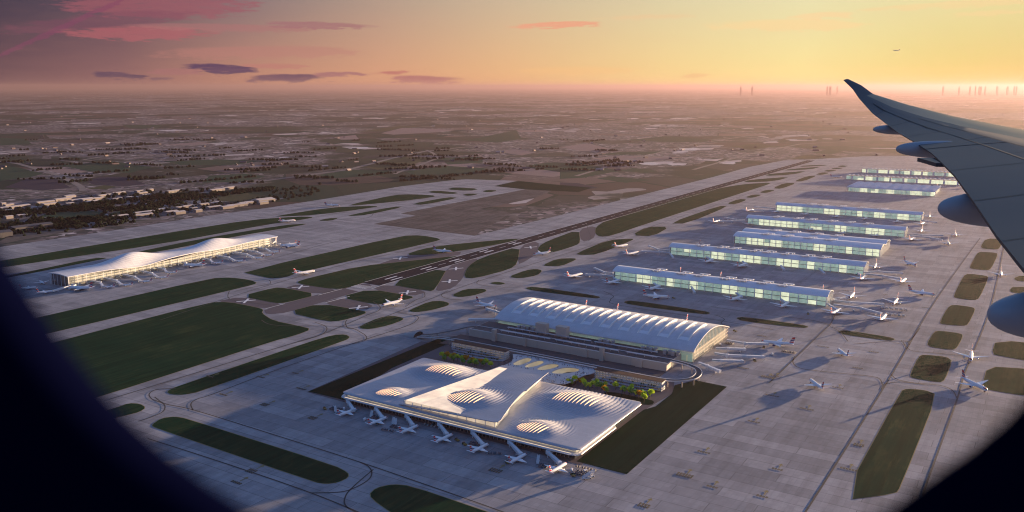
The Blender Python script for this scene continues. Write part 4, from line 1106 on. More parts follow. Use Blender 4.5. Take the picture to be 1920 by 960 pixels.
# sunken forecourt road between car park and hotels
o = MB(); o.prism([(-905, 1206), (-497, 1201), (-497, 1272.6), (-905, 1272.6)], .4, .9); tag(o.build('road', M['road']), kind='structure')
o = MB()
for y in (1218, 1231, 1244, 1257): o.box((-700, y, .93), (380, .35, .04))
tag(o.build('road_markings', M['edge_line']), kind='structure')

# elevated access road with its loop
ER = thing('elevated_road', 'thin elevated road with white edges ending in a loop on columns', 'road bridge', (0, 0, 0))
loop = [(-958, 1214, 3), (-940, 1212, 6), (-915, 1210, 9), (-885, 1209, 11.4), (-834, 1209, 12), (-700, 1208, 12), (-560, 1204, 12), (-498, 1203, 12), (-468, 1205, 12), (-448, 1216, 12.2), (-437, 1234, 12.6), (-437, 1256, 13), (-446, 1275, 13.4), (-462, 1286, 13.6), (-480, 1292, 13.7), (-497, 1294, 13.8)]
def catmull(c, n=8):
    c = [Vector(p) for p in c]; pts = []
    for i in range(len(c) - 1):
        p0, p1, p2, p3 = c[max(i - 1, 0)], c[i], c[i + 1], c[min(i + 2, len(c) - 1)]
        for s in range(n):
            t = s / n; pts.append(.5 * ((2 * p1) + (p2 - p0) * t + (2 * p0 - 5 * p1 + 4 * p2 - p3) * t * t + (3 * p1 - p0 - 3 * p2 + p3) * t ** 3))
    return pts + [c[-1]]
lp = catmull(loop)
m = MB(); m.ribbon(lp, 9.5, thick=1.1); m.build('deck', M['beige'], ER)
m = MB(); m.ribbon(lp, 8.3, dz=.06); m.build('carriageway', M['road'], ER)
for s in (-1, 1):
    off = []
    for i, p in enumerate(lp):
        d = lp[min(i + 1, len(lp) - 1)] - lp[max(i - 1, 0)]; d.z = 0; d.normalize(); off.append(p + Vector((-d.y, d.x, 0)) * 4.6 * s)
    m = MB(); m.ribbon(off, .5, dz=.8, thick=1.2); m.build('barrier', M['white'], ER)
for (x, y) in ((-925, 1211), (-885, 1209), (-468, 1205), (-449, 1215), (-437, 1234), (-437, 1256), (-458, 1284), (-478, 1291), (-620, 1206), (-720, 1208)):
    m = MB(); m.tube([(x, y, .3), (x, y, 11.5)], 1.0, 10); m.build('column', M['beige'], ER)
RB = thing('elevated_road', 'slender ramp rising from the tunnel mouth to the car park roof', 'road bridge', (0, 0, 0))
rp = catmull([(-958, 1226, 3), (-935, 1240, 6), (-912, 1262, 10), (-897, 1282, 13.2), (-885, 1296, 13.8)])
m = MB(); m.ribbon(rp, 8.5, thick=1.1); m.build('deck', M['beige'], RB)
m = MB(); m.ribbon(rp, 7.4, dz=.06); m.build('carriageway', M['road'], RB)
for (x, y, z) in ((-935, 1240, 5), (-897, 1282, 12)):
    m = MB(); m.tube([(x, y, .3), (x, y, z)], .9, 10); m.build('column', M['beige'], RB)
TP = thing('tunnel_portal', 'grey humped tunnel mouth where the two elevated roads come out', 'tunnel', (-965, 1222, .4))
m = MB(); rr = []
for i in range(9):
    t = i / 8; w = 15 - 3 * t; h = 8.5 * (1 - t) ** .8 + .1
    rr.append([(-34 * t, w * cos(pi * k / 14), h * sin(pi * k / 14)) for k in range(15)])
m.loft(rr, 0, caps=False, closed=False)
m.build('hood', M['grey'], TP, smooth=True)
m = MB(); m.quad([(-2.0, 14.3 * cos(pi * k / 14), 8.0 * sin(pi * k / 14)) for k in range(15)]); m.build('mouth_shade', M['dark_paint_and_shade'], TP)  # dark sheet stands in for the shade inside the tunnel mouth

# ------------------------------------------------------------------ terraced hotels
M['hotel_roof'] = plain('rust_roof', (.062, .024, .013), .9, vary=.35, scale=.25)
M['hotel_wall'] = plain('hotel_white', (.62, .60, .58), .6, vary=.06)
M['planter'] = plain('planter_green', (.06, .09, .03), .9, vary=.5, scale=.8)
M['window'] = emitter('hotel_window', (1.0, .72, .4), .05, base=(.05, .055, .07), vary=.9, scale=.35)
def hotel(x0, x1, y0, y1, label, seed, flip):
    h = thing('hotel', label, 'hotel', (0, 0, 0))
    rnd = random.Random(seed)
    for f in range(4):
        z = .6 + f * 3.7
        m = MB(); m.prism([(x0 + 1, y0 + 1.4), (x1 - 1, y0 + 1.4), (x1 - 1, y1 - .5), (x0 + 1, y1 - .5)], z, z + 3.2); m.build('storey', M['hotel_wall'], h)
        m = MB(); m.prism([(x0, y0), (x1 - .5, y0), (x1, y0 + 1), (x1, y1), (x0, y1)], z + 3.2, z + 3.7); m.build('balcony_slab', M['roof_white'], h)
        m = MB(); q = int((x1 - x0 - 4) / 1.3); xx = x0 + 2
        for k in range(q):
            m.quad(((xx + k * 1.3, y0 + 1.3, z + .5), (xx + (k + 1) * 1.3, y0 + 1.3, z + .5), (xx + (k + 1) * 1.3, y0 + 1.3, z + 2.6), (xx + k * 1.3, y0 + 1.3, z + 2.6)), 0 if k % 2 and rnd.random() < .85 else 1)
        m.build('window_band', [M['window'], M['hotel_wall']], h)
    m = MB(); m.prism([(x0, y0), (x1 - .5, y0), (x1, y0 + 1), (x1, y1), (x0, y1)], 15.41, 15.9); m.build('roof', M['hotel_roof'], h)
    # terraces spreading towards the trees
    for f, (d, a, b) in enumerate(((17, .10, 1.0), (11, .05, .9), (6, .02, .8))):
        xa = x0 + (x1 - x0) * (a if not flip else 1 - b); xb = x0 + (x1 - x0) * (b if not flip else 1 - a) 
        pts = [(xa, y0 + .5)]
        for i in range(17):
            t = i / 16; sgn = t if not flip else 1 - t
            pts.append((xa + (xb - xa) * t, y0 - d * (.25 + .75 * sin(pi * (.12 + .8 * sgn)) ** .8)))
        pts.append((xb, y0 + .5))
        m = MB(); m.prism(pts, 1.2 + f * 3.0, 2.1 + f * 3.0); m.build('terrace', M['roof_white'], h)
        m = MB()
        for q in range(26):
            t = rnd.random(); x = xa + (xb - xa) * (.05 + .9 * t); sgn = t if not flip else 1 - t
            y = y0 - d * (.15 + .75 * rnd.random() * sin(pi * (.12 + .8 * sgn)) ** .8)
            s = rnd.uniform(.5, 1.1); m.tube([(x, y, 2.1 + f * 3), (x, y, 2.3 + f * 3 + s), (x, y, 2.3 + f * 3 + 2 * s)], [s * .8, s * 1.1, .2], 6)
        m.build('planting', M['planter'], h)['kind'] = 'stuff'
    return h
hotel(-863, -750, 1184, 1198, 'white terraced hotel with rust-brown flat roof beside the dark lawn and tunnel mouth', 3, False)
hotel(-582, -467, 1180, 1195, 'white terraced hotel with rust-brown flat roof beside the loop road', 4, True)

# plaza bridge with warm openings
PZ = thing('plaza_bridge', 'white pedestrian deck with long glowing openings joining terminal and car park', 'plaza', (0, 0, 0))
def plaza():
    m = bpy.data.meshes.new('deck'); bm = bmesh.new()
    outer = [(-748, 1203), (-600, 1203), (-578, 1196), (-583, 1176), (-592, 1160), (-590, 1130), (-600, 1100), (-716, 1100), (-724, 1130), (-722, 1160), (-735, 1185)]
    holes = [[(-716, 1192), (-704, 1194), (-698, 1180), (-701, 1152), (-710, 1146), (-718, 1156)], [(-690, 1190), (-678, 1191), (-674, 1176), (-680, 1152), (-690, 1146), (-695, 1160)], [(-664, 1187), (-648, 1189), (-646, 1172), (-656, 1150), (-668, 1146), (-671, 1162)],
             [(-634, 1184), (-612, 1188), (-606, 1176), (-620, 1152), (-640, 1142), (-642, 1162)]]
    def sm(p, n=2):
        for _ in range(n):
            o = []
            for i in range(len(p)):
                a, b = p[i], p[(i + 1) % len(p)]
                o += [(a[0] * .75 + b[0] * .25, a[1] * .75 + b[1] * .25), (a[0] * .25 + b[0] * .75, a[1] * .25 + b[1] * .75)]
            p = o
        return p
    loops = [sm(outer)] + [sm(h) for h in holes]
    ed = []
    for z in (9.0,):
        for lp_ in loops:
            vs = [bm.verts.new((x, y, z)) for x, y in lp_]
            for i in range(len(vs)): ed.append(bm.edges.new((vs[i], vs[(i + 1) % len(vs)])))
    bmesh.ops.triangle_fill(bm, edges=ed, use_beauty=True)
    fs = bm.faces[:]
    r = bmesh.ops.extrude_face_region(bm, geom=fs)
    bmesh.ops.translate(bm, verts=[v for v in r['geom'] if isinstance(v, bmesh.types.BMVert)], vec=(0, 0, 1.0))
    bmesh.ops.recalc_face_normals(bm, faces=bm.faces[:])
    bm.to_mesh(m); bm.free(); m.materials.append(M['roof_white'])
    o = bpy.data.objects.new('deck', m); COL.objects.link(o); o.parent = PZ
    for lp_ in loops[1:]:
        f = MB(); cx = sum(p[0] for p in lp_) / len(lp_); cy = sum(p[1] for p in lp_) / len(lp_)
        top = [(x, y, 9.02) for x, y in lp_]; bot = [(cx + (x - cx) * .72 + 2, cy + (y - cy) * .8 + 5, 2.2) for x, y in lp_]
        f.loft([top, bot], caps=False); f.build('funnel_wall', M['funnel'], PZ, smooth=True)
        f = MB(); f.quad(bot); f.build('concourse_floor', M['floor_dark'], PZ)
M['funnel'] = emitter('lit_funnel', (1.0, .78, .42), .06, base=(.42, .36, .27), vary=.9, scale=.05)
M['floor_dark'] = plain('concourse_floor', (.10, .09, .09), .6)
plaza()
cr = MB(); rnd = random.Random(5)
for _ in range(420):
    x = rnd.uniform(-735, -590); y = rnd.uniform(1104, 1200)
    if any(a < x < b and c < y < d for a, b, c, d in ((-720, -697, 1146, 1194), (-696, -673, 1146, 1191), (-672, -645, 1146, 1189), (-643, -606, 1142, 1188))): continue
    mi = rnd.choice((0, 0, 1)); cr.box((x, y, 10.75), (.5, .4, 1.4), mi); cr.box((x, y, 11.6), (.26, .26, .3), 2)
M['cloth_a'] = plain('dark_clothing', (.05, .05, .07), .9); M['cloth_b'] = plain('grey_clothing', (.16, .14, .16), .9); M['skin'] = plain('skin', (.42, .28, .2), .7)
tag(cr.build('crowd', [M['cloth_a'], M['cloth_b'], M['skin']]), 'crowd of tiny figures walking over the white plaza deck', 'crowd', kind='stuff')
# ------------------------------------------------------------------ glass concourses
COLM = MB(); COLM.box((0, 0, 11.2), (1.3, .8, 22.0)); 
def shared_mesh(mb, name, mat):
    o = mb.build(name, mat); me = o.data; bpy.data.objects.remove(o); return me
COL_ME = shared_mesh(COLM, 'facade_column', M['white'])
cnm = MB(); cnm.box((0, 0, 0), (23, 9, .9)); cnm.box((-5, 0, -1.2), (.6, 5, 2)); cnm.box((5, 0, -1.2), (.6, 5, 2))
CAN_ME = shared_mesh(cnm, 'rooftop_canopy', M['white'])
def inst(me, name, loc, parent):
    o = bpy.data.objects.new(name, me); COL.objects.link(o); o.location = loc; o.parent = parent; return o
def vault_roof(x0, x1, y0, y1, ze, rise, parent, mat=None, over=2.5):
    m = MB(); rr = []
    n = 18
    for x in (x0 - over, x1 + over):
        up = []; lo = []
        for i in range(n + 1):
            t = i / n; y = y0 - over * .6 + (y1 - y0 + over * 1.2) * t; z = ze + rise * (sin(pi * t)) ** .85
            up.append((x, y, z)); lo.append((x, y, z - .9))
        rr.append(up + lo[::-1])
    m.loft(rr); m.build('roof', mat or M['roof_grey'], parent, angle=35)
def concourse(x0, x1, y0, y1, label, canopies, seed, ze=22.0, rise=8.0, ncol=27, vaults=1, detail=True):
    c = thing('airport_concourse', label, 'concourse', (0, 0, 0))
    d = (y1 - y0) / vaults
    for v in range(vaults): vault_roof(x0, x1, y0 + d * v, y0 + d * (v + 1) - (.2 if vaults > 1 else 0), ze, rise, c)
    m = MB(); m.quad(((x0, y0, .4), (x1, y0, .4), (x1, y0, ze), (x0, y0, ze))); m.build('front_glazing', M['green_glass'], c)
    for xx, s, nm in ((x1, 1, 'end_glazing'), (x0, -1, 'end_glazing')):
        m = MB()
        for v in range(vaults):
            ya, yb = y0 + d * v, y0 + d * (v + 1)
            pts = [(xx, ya, .4), (xx, yb, .4)] + [(xx, yb + (ya - yb) * i / 10, ze - .9 + rise * sin(pi * i / 10) ** .85) for i in range(11)]
            m.quad(pts if s > 0 else pts[::-1])
        m.build(nm, M['glass'], c)
    m = MB(); lit_block(m, x0 + 2, x1 - 2, y0 + 5, 1.0, ze - .5, ncol - 1, seed); m.build('front_interior', [M['lit_cream'], M['lit_dim']], c)
    m = MB(); lit_block(m, y0 + 5, y1 - 5, x1 - 6, 1.0, ze - .5, 5 * vaults, seed + 1, axis='y'); m.build('end_interior', [M['lit_warm'], M['lit_dim']], c)
    m = MB(); m.box(((x0 + x1) / 2, (y0 + y1) / 2 + 3, ze / 2), (x1 - x0 - 14, y1 - y0 - 8.2, ze - 1)); m.build('inner_block', M['grey'], c)
    for z in (11.1,):
        m = MB(); m.box(((x0 + x1) / 2, y0 + 2.6, z), (x1 - x0 - 1, 4.6, .5)); m.build('floor_slab', M['grey'], c)
    for k in range(ncol):
        inst(COL_ME, 'facade_column', (x0 + .6 + (x1 - x0 - 1.2) * k / (ncol - 1), y0 - .9, .3), c)
    for k in range(int((y1 - y0) / 11) + 1): inst(COL_ME, 'facade_column', (x1 + 1.0, y0 + .5 + (y1 - y0 - 1) * k / int((y1 - y0) / 11), .3), c)
    for fx in canopies:
        x = x0 + (x1 - x0) * fx
        for v in range(vaults):
            yc = y0 + d * (v + .5)
            inst(CAN_ME, 'rooftop_canopy', (x - 5, yc - 9, ze + rise + 1.6), c); inst(CAN_ME, 'rooftop_canopy', (x + 5, yc + 8, ze + rise + 2.2), c)
    return c
concourse(-864, -373, 1848, 1904, 'nearest green-glass concourse with curved grey roof, behind the arched-roof terminal', (.21, .34, .425, .55, .63, .72, .81), 11)
concourse(-870, -365, 2218, 2268, 'second green-glass concourse from the arched-roof terminal, with paired rooftop canopies', (.17, .275, .34, .455, .525, .62, .72, .80), 12)
concourse(-775, -372, 2484, 2640, 'twin-vaulted glass hall between the second and third long concourses', (.22, .36, .52, .66), 13, vaults=2, ncol=24)
concourse(-851, -362, 2860, 2905, 'third long glass concourse, just behind the twin-vaulted hall', (.2, .33, .42, .55, .66, .77), 14)
concourse(-858, -362, 3240, 3285, 'fourth long glass concourse, in front of the wide empty apron', (.25, .33, .46, .60, .74), 15)
M['wave_white'] = panelled('wave_roof_white', (.66, .66, .69), .32, 24.0, 8.0)
# hall with many small vaults
MV = thing('airport_concourse', 'wide glass hall with a bright scalloped roof of many small vaults', 'concourse', (0, 0, 0))
m = MB(); rows = 7; nx = 80
for v in range(rows):
    ya = 4010 + v * 32; yb = ya + 32
    rr = []
    for i in range(nx + 1):
        x = -757 + 353 * i / nx; s = abs(sin(pi * i / nx * 9))
        rr.append([(x, ya + 32 * q / 8, 19 + 8 * sin(pi * q / 8) ** .8 * (.55 + .45 * s)) for q in range(9)])
    m.loft(rr, closed=False, caps=False)
m.build('roof', M['wave_white'], MV, angle=50)
m = MB(); m.quad(((-755, 4014, .4), (-406, 4014, .4), (-406, 4014, 19), (-755, 4014, 19))); m.build('front_glazing', M['green_glass'], MV)
m = MB(); m.quad(((-406, 4014, .4), (-406, 4232, .4), (-406, 4232, 19), (-406, 4014, 19))); m.build('end_glazing', M['glass'], MV)
m = MB(); lit_block(m, -752, -409, 4019, 1, 18.5, 22, 16); m.build('front_interior', [M['lit_cream'], M['lit_dim']], MV)
m = MB(); lit_block(m, 4018, 4228, -411, 1, 18.5, 10, 17, axis='y'); m.build('end_interior', [M['lit_warm'], M['lit_dim']], MV)
for k in range(20): inst(COL_ME, 'facade_column', (-757 + k * 18.6, 4012.8, -2.4), MV)
for k in range(9): inst(COL_ME, 'facade_column', (-404.6, 4014 + k * 26, -2.4), MV)
def notched(x0, x1, y0, label, seed):
    c = thing('airport_concourse', label, 'concourse', (0, 0, 0)); n = 26
    m = MB(); rr = []
    for i in range(n * 4 + 1):
        x = x0 + (x1 - x0) * i / (n * 4); z = 20 + 4.5 * abs(sin(pi * i / 4))
        rr.append([(x, y0 - 2, z), (x, y0 + 16, z + 2.5), (x, y0 + 34, z)])
    m.loft(rr, closed=False, caps=False); m.build('roof', M['roof_white'], c, angle=40)
    m = MB(); m.quad(((x0, y0, .4), (x1, y0, .4), (x1, y0, 20), (x0, y0, 20))); m.build('front_glazing', M['green_glass'], c)
    m = MB(); lit_block(m, x0 + 2, x1 - 2, y0 + 4, 1, 19.5, 30, seed, floors=2); m.build('front_interior', [M['lit_cream'], M['lit_dim']], c)
    m = MB(); m.box(((x0 + x1) / 2, y0 + 19, 9.7), (x1 - x0 - 4, 28, 18.8)); m.build('inner_block', M['grey'], c)
    for k in range(9):
        m = MB(); m.box((x0 + (x1 - x0) * (k + .5) / 9, y0 - .5, 10), (8, 1.2, 19)); m.build('stair_tower', M['white'], c)
notched(-866, -336, 4540, 'scalloped-roof concourse standing behind the many-vaulted hall', 21)
notched(-868, -380, 4955, 'farthest pale scalloped-roof concourse, last before the town', 22)

# ------------------------------------------------------------------ far-left wavy terminal
LT = thing('airport_terminal', 'far-left terminal with one long wavy white roof over tall lit glass walls', 'terminal', (0, 0, 0))
LX0, LX1, LY0, LY1 = -1966, -1886, 1106, 1744
def lhump(s): return exp(-((s - .30) / .10) ** 2) + .85 * exp(-((s - .70) / .10) ** 2)
def ltz(x, y):
    s = (y - LY0) / (LY1 - LY0); t = (x - LX0) / (LX1 - LX0)
    h = lhump(s)
    t = min(1, max(0, t))
    z = 27.5 + 2.5 * sin(pi * t) + h * (18 * max(0, sin(pi * t ** .9)) ** 1.5) - h * 8.0 * (abs(t - .45) / .55) ** 2
    z += .55 * h * abs(sin(pi * x / 5.0)) + .3 * abs(sin(pi * x / 5.0)) * sin(pi * t)
    return z
def ltxy(s, t): return (LX0 + (LX1 - LX0) * t + 4 * sin(2 * pi * s) * (1 if t > .5 else -.5), LY0 + (LY1 - LY0) * s)
def hf2(s, t):
    x, y = ltxy(s, t); return x, y
heightfield('roof', None, ltz, 140, 64, hf2, 1.6, M['wave_white'], LT)
nC = 31
m = MB()
for i in range(60):
    a = ltxy(i / 60, 1); b = ltxy((i + 1) / 60, 1)
    m.quad(((a[0] - 5, a[1], .4), (b[0] - 5, b[1], .4), (b[0] - 5, b[1], ltz(*b) - 1.6), (a[0] - 5, a[1], ltz(*a) - 1.6)))
m.build('side_glazing', M['glass'], LT)
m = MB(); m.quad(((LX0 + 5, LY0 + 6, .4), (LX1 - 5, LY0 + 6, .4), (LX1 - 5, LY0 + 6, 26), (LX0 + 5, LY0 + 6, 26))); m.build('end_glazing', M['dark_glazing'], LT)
for i in range(nC):
    s = (i + .15) / (nC - .7); x, y = ltxy(min(s, .998), 1)
    m = MB(); m.box((x - 2.5, y, (ltz(x - 2.5, y) - 1.6) / 2), (.9, .9, ltz(x - 2.5, y) - 2.2)); m.build('facade_column', M['white'], LT)
for i in range(6):
    x = LX0 + 4 + i * 14.4; m = MB(); m.box((x, LY0 + 3, 13.2), (.8, .8, 26)); m.build('facade_column', M['white'], LT)
M['lit_peach'] = emitter('peach_interior', (1.0, .70, .42), .13, base=(.62, .58, .55), vary=.98, scale=.016)
m = MB(); m.box(((LX0 + LX1) / 2 - 4, (LY0 + LY1) / 2 + 4, 11.5), (52, LY1 - LY0 - 40, 22)); m.build('inner_block', M['lit_peach'], LT)
for z, w in ((6.5, 13), (13, 10), (18.5, 7)):
    pts = [(LX1 - 8 - w * .5 - w * .5 * abs(sin(i * .55 + z)), LY0 + 14 + (LY1 - LY0 - 28) * i / 50) for i in range(51)]
    m = MB(); m.ribbon([(x + w / 2 - 3, y, z) for x, y in pts], w, thick=.8); m.build('gallery_floor', M['white'], LT)
m = MB()
for k in range(24):
    y = LY0 + 30 + k * 25; m.box((LX1 - 12, y, 3), (8, 9, 4.6))
m.build('gate_lounge', M['white'], LT)['kind'] = 'stuff'

# ------------------------------------------------------------------ jet bridges
M['bridge'] = plain('bridge_white', (.66, .67, .70), .4, vary=.06)
M['bridge_glass'] = plain('bridge_glass', (.34, .42, .46), .2, vary=.1)
def jet_bridge(pts, label, w=3.6, cab=True, rot=0, group='jet bridges'):
    """pts: world points of the deck; the thing's base stands under its first bend"""
    base = Vector((pts[rot][0], pts[rot][1], .4))
    j = thing('jet_bridge', label, 'jet bridge', base, 0, group)
    P3 = [Vector(p) - base for p in pts]
    for i in range(len(P3) - 1):
        a, b = P3[i], P3[i + 1]
        m = MB(); m.bar(a, b, w, 3.2); m.build('tunnel', M['bridge'], j)
        if i > 0 or len(P3) == 2:
            m = MB(); m.bar(a + (b - a) * .45, b, w * 1.14, 3.5); m.build('outer_tunnel', M['bridge'], j)
        else:
            m = MB(); d = (b - a).normalized(); s = d.cross(Vector((0, 0, 1))).normalized() * (w / 2 + .04)
            for q in (-1, 1): m.quad((a + s * q + Vector((0, 0, -.5)), b + s * q + Vector((0, 0, -.5)), b + s * q + Vector((0, 0, .9)), a + s * q + Vector((0, 0, .9))))
            m.build('side_window', M['bridge_glass'], j)
    for q in range(1, len(P3) - 1):
        m = MB(); m.tube([P3[q] - Vector((0, 0, 2.0)), P3[q] + Vector((0, 0, 2.1))], w * .72, 14); m.build('rotunda', M['bridge'], j, angle=40)
        m = MB(); m.tube([P3[q] * 1 - Vector((0, 0, P3[q].z)), P3[q] - Vector((0, 0, 2))], .7, 8); m.build('column', M['bridge'], j)
    a, b = P3[-2], P3[-1]; d = (b - a).normalized()
    if cab:
        m = MB(); m.bar(b - d * .5, b + d * 3.6, w * 1.35, 4.0); m.build('cab', M['bridge'], j)
    c = a + (b - a) * .78; s = d.cross(Vector((0, 0, 1))).normalized()
    m = MB()
    for q in (-1, 1): m.bar(c + s * q * 2.0, (c + s * q * 2.0) * 1 - Vector((0, 0, c.z - .1)), .6, .6)
    m.bar(c - s * 2.6 - Vector((0, 0, c.z - .8)), c + s * 2.6 - Vector((0, 0, c.z - .8)), .8, .9); m.build('wheel_leg', M['bridge'], j)
    return j
def W3(px, py, z): return tuple(G(px, py, z))
for i, (s, r, c) in enumerate([((673,745),(652,752),(662,768)),((727,758),(705,767),(716,782)),((780,772),(762,780),(773,796)),((843,785),(823,795),(837,813)),((908,803),(886,811),(904,832)),((976,822),(955,829),(975,850)),((1048,840),(1027,848),(1048,867))]):
    jet_bridge([W3(*s, 8.5), W3(*r, 7.5), W3(*c, 5.4)], 'elbowed white jet bridge from the wavy terminal to its %s airliner from the left' % ORD[i], 3.8, rot=1)
LB = [
 ([(882,599),(928,598)][::-1], 'single jet bridge sticking out of the left end of the arched-roof terminal'), ([(942,588),(928,583),(914,579)], 'jet bridge meeting the airliner at the left end of the arched-roof terminal'),
 ([(1363,638),(1396,643.5),(1437,644.6)], 'topmost jet bridge at the right end of the arched terminal, reaching an airliner'), ([(1342,653),(1365,653.5),(1394,654.5)], 'second jet bridge down at the right end of the arched terminal'),
 ([(1340,662),(1363,666),(1429,669)], 'longest jet bridge at the right end of the arched terminal'), ([(1335,675),(1352,676),(1390,677)], 'fourth jet bridge down at the right end of the arched terminal'), ([(1310,680),(1326,686),(1347,695)], 'short sloping jet bridge at the right front corner of the arched terminal'),
 ([(1149.5,512),(1135,511),(1115.6,503)], 'upper left jet bridge of the nearest glass concourse, bent upward'), ([(1149.5,518),(1127,515),(1100,514.5)], 'long left jet bridge of the nearest concourse reaching a sunlit airliner'),
 ([(1563,563),(1594,566.7),(1654,570)], 'long straight right jet bridge of the nearest glass concourse'), ([(1563,571),(1614.5,577.5),(1650,587)], 'bent right jet bridge of the nearest concourse reaching the brightest airliner'),
 ([(1553,570),(1560,575),(1567,579.6)], 'short right corner jet bridge of the nearest glass concourse'), ([(1564,560.6),(1574,559),(1587,558)], 'short right jet bridge of the nearest concourse behind its longer ones'),
 ([(1256,469),(1236,468),(1217,461)], 'upper left jet bridge of the second glass concourse'), ([(1256,474),(1236,472),(1204,470.5)], 'lower left jet bridge of the second glass concourse'),
 ([(1619,510.5),(1648,509),(1690,511.6)], 'upper right jet bridge of the second glass concourse'), ([(1622.5,513.4),(1655,517),(1687,522.5)], 'bent lower right jet bridge of the second glass concourse'), ([(1608,512),(1612,515),(1616,519)], 'short right corner jet bridge of the second glass concourse'),
 ([(1701,437.5),(1728,440.5),(1766,441.6)], 'upper right jet bridge of the third glass concourse'), ([(1703,442),(1743,445),(1765,449.6)], 'lower right jet bridge of the third glass concourse'),
 ([(1397,412.5),(1380,411.7),(1360.7,408)], 'upper left jet bridge of the third glass concourse'), ([(1397,415),(1372,414.5),(1352,414)], 'lower left jet bridge of the third glass concourse'),
 ([(1453,391),(1436.5,389.4),(1416.4,387.6)], 'upper left jet bridge of the fourth glass concourse'), ([(1453,394),(1432,394),(1411,393.8)], 'lower left jet bridge of the fourth glass concourse'), ([(1728,413),(1740,415),(1754.5,416.8)], 'right jet bridge of the fourth glass concourse'),
]
for p, lab in LB:
    jet_bridge([W3(*q, 8.5 if i < len(p) - 1 else 6.0) for i, q in enumerate(p)], lab, 4.2, rot=1 if len(p) > 2 else 0)
GB = [((1150,520),(1158,526),'left front corner of the nearest glass concourse'), ((1226,531),(1234,537.5),'front of the nearest concourse above the sideways taxiing airliner'), ((1296,537),(1302,548),'empty front gate of the nearest concourse, with no airliner'), ((1380,549),(1390,556.5),'middle front of the nearest glass concourse'), ((1464,561),(1475,569),'right front of the nearest glass concourse'),
      ((1257,476),(1262,483),'left front of the second glass concourse with no airliner'), ((1325,482),(1335,488),'left front of the second concourse at an airliner'), ((1392,490),(1400,496),'middle front of the second concourse at an airliner'), ((1464,498),(1470,505),'right of middle at the second concourse, gate empty'), ((1535,503),(1545,512),'right front of the second concourse, gate empty')]
for a, b, lab in GB:
    jet_bridge([W3(*a, 8.5), W3(*b, 5.6)], 'sloping jet bridge at the ' + lab, 3.8)
for key, c, h, L in AIR:
    if key[0] == 'l' and key[1:].isdigit() or key in ('j0', 'j1', 'j2', 'k2'):
        nose = Vector((c.x + cos(h) * L * .42, c.y + sin(h) * L * .42, 5.0)); 
        wall = Vector((LX1 - 4, min(LY1 - 6, max(LY0 + 10, nose.y + 14)), 7.5)); el = Vector((wall.x + max(6, (nose.x - wall.x) * .55), wall.y, 7.2))
        nm = {'j0': 'jumbo at the near end', 'j1': 'jumbo halfway along', 'j2': 'jumbo at the far end', 'k2': 'last airliner at the near end'}.get(key, (ORD[int(key[1:])] + ' small airliner') if key[0] == 'l' else '')
        jet_bridge([tuple(wall), tuple(el), tuple(nose)], 'white jet bridge from the far-left terminal to the ' + nm, 4.4, rot=1)
# ------------------------------------------------------------------ ground service vehicles
M['olive'] = plain('olive_yellow', (.22, .15, .025), .5, vary=.15)
M['dark_box'] = plain('container_grey', (.10, .10, .125), .6, vary=.3)
M['silver_box'] = plain('container_silver', (.55, .55, .56), .35, .3)
def wheels(m, xs, ys, r=.35, mi=1):
    for x in xs:
        for y in ys: m.tube([(x - .12, y, r), (x + .12, y, r)], r, 10, mi)
def dolly(mat):
    t = thing('baggage_dolly', 'dolly', 'baggage dolly')
    m = MB(); m.box((0, 0, .6), (1.9, 3.6, .25)); wheels(m, (-.75, .75), (-1.3, 1.3)); m.bar((0, 1.8, .55), (0, 2.7, .45), .12, .12); m.build('chassis', [M['grey'], M['tyre']], t)
    m = MB(); m.prism([(-.95, -1.65), (.95, -1.65), (.95, 1.65), (-.95, 1.65)], .75, 1.9); m.prism([(-.7, -1.65), (.7, -1.65), (.7, 1.65), (-.7, 1.65)], 1.902, 2.35); m.build('container', mat, t)
    reg(t); return t
def truck():
    t = thing('service_truck', 'truck', 'truck')
    m = MB(); m.box((0, -.6, 2.0), (2.4, 5.0, 2.6)); m.build('box_body', M['white'], t)
    m = MB(); m.prism([(-1.15, 2.0), (1.15, 2.0), (1.15, 3.6), (-1.15, 3.6)], .6, 2.0); m.prism([(-1.1, 2.0), (1.1, 2.0), (1.1, 3.1), (-1.1, 3.1)], 2.0, 2.7, 1); c = m.build('cab', [M['white'], M['dark_glass']], t)
    m = MB(); m.box((0, .6, .55), (2.0, 6.2, .3)); wheels(m, (-1.05, 1.05), (-2.2, -.9, 2.7), .48); m.build('chassis', [M['grey'], M['tyre']], t)
    reg(t); return t
def tug():
    t = thing('aircraft_tug', 'tug', 'tug')
    m = MB(); m.prism([(-1.3, -2.8), (1.3, -2.8), (1.3, 2.8), (-1.3, 2.8)], .45, 1.35); m.build('body', M['olive'], t)
    m = MB(); m.prism([(-1.1, .9), (1.1, .9), (1.1, 2.3), (-1.1, 2.3)], 1.35, 2.3); m.build('cab', M['dark_glass'], t)
    m = MB(); wheels(m, (-1.25, 1.25), (-1.8, 1.8), .6); m.build('wheel_set', [M['tyre'], M['tyre']], t)
    reg(t); return t
def stairs():
    t = thing('boarding_stairs', 'stairs', 'boarding stairs')
    m = MB(); m.bar((0, -4.0, .9), (0, 3.2, 4.6), 2.0, .4)
    for q in range(12): m.box((0, -3.8 + q * .6, 1.2 + q * .31), (1.9, .5, .12))
    m.build('stair_flight', M['white'], t)
    m = MB()
    for s in (-1, 1): m.bar((s * 1.0, -4.0, 1.9), (s * 1.0, 3.2, 5.6), .12, .9)
    m.build('handrail', M['white'], t)
    m = MB(); m.box((0, -.5, .7), (2.0, 7.2, .5)); m.bar((0, 2.4, .8), (0, 2.4, 4.2), 1.2, .5); wheels(m, (-.95, .95), (-3, 2.2), .45); m.build('chassis', [M['white'], M['tyre']], t)
    reg(t); return t
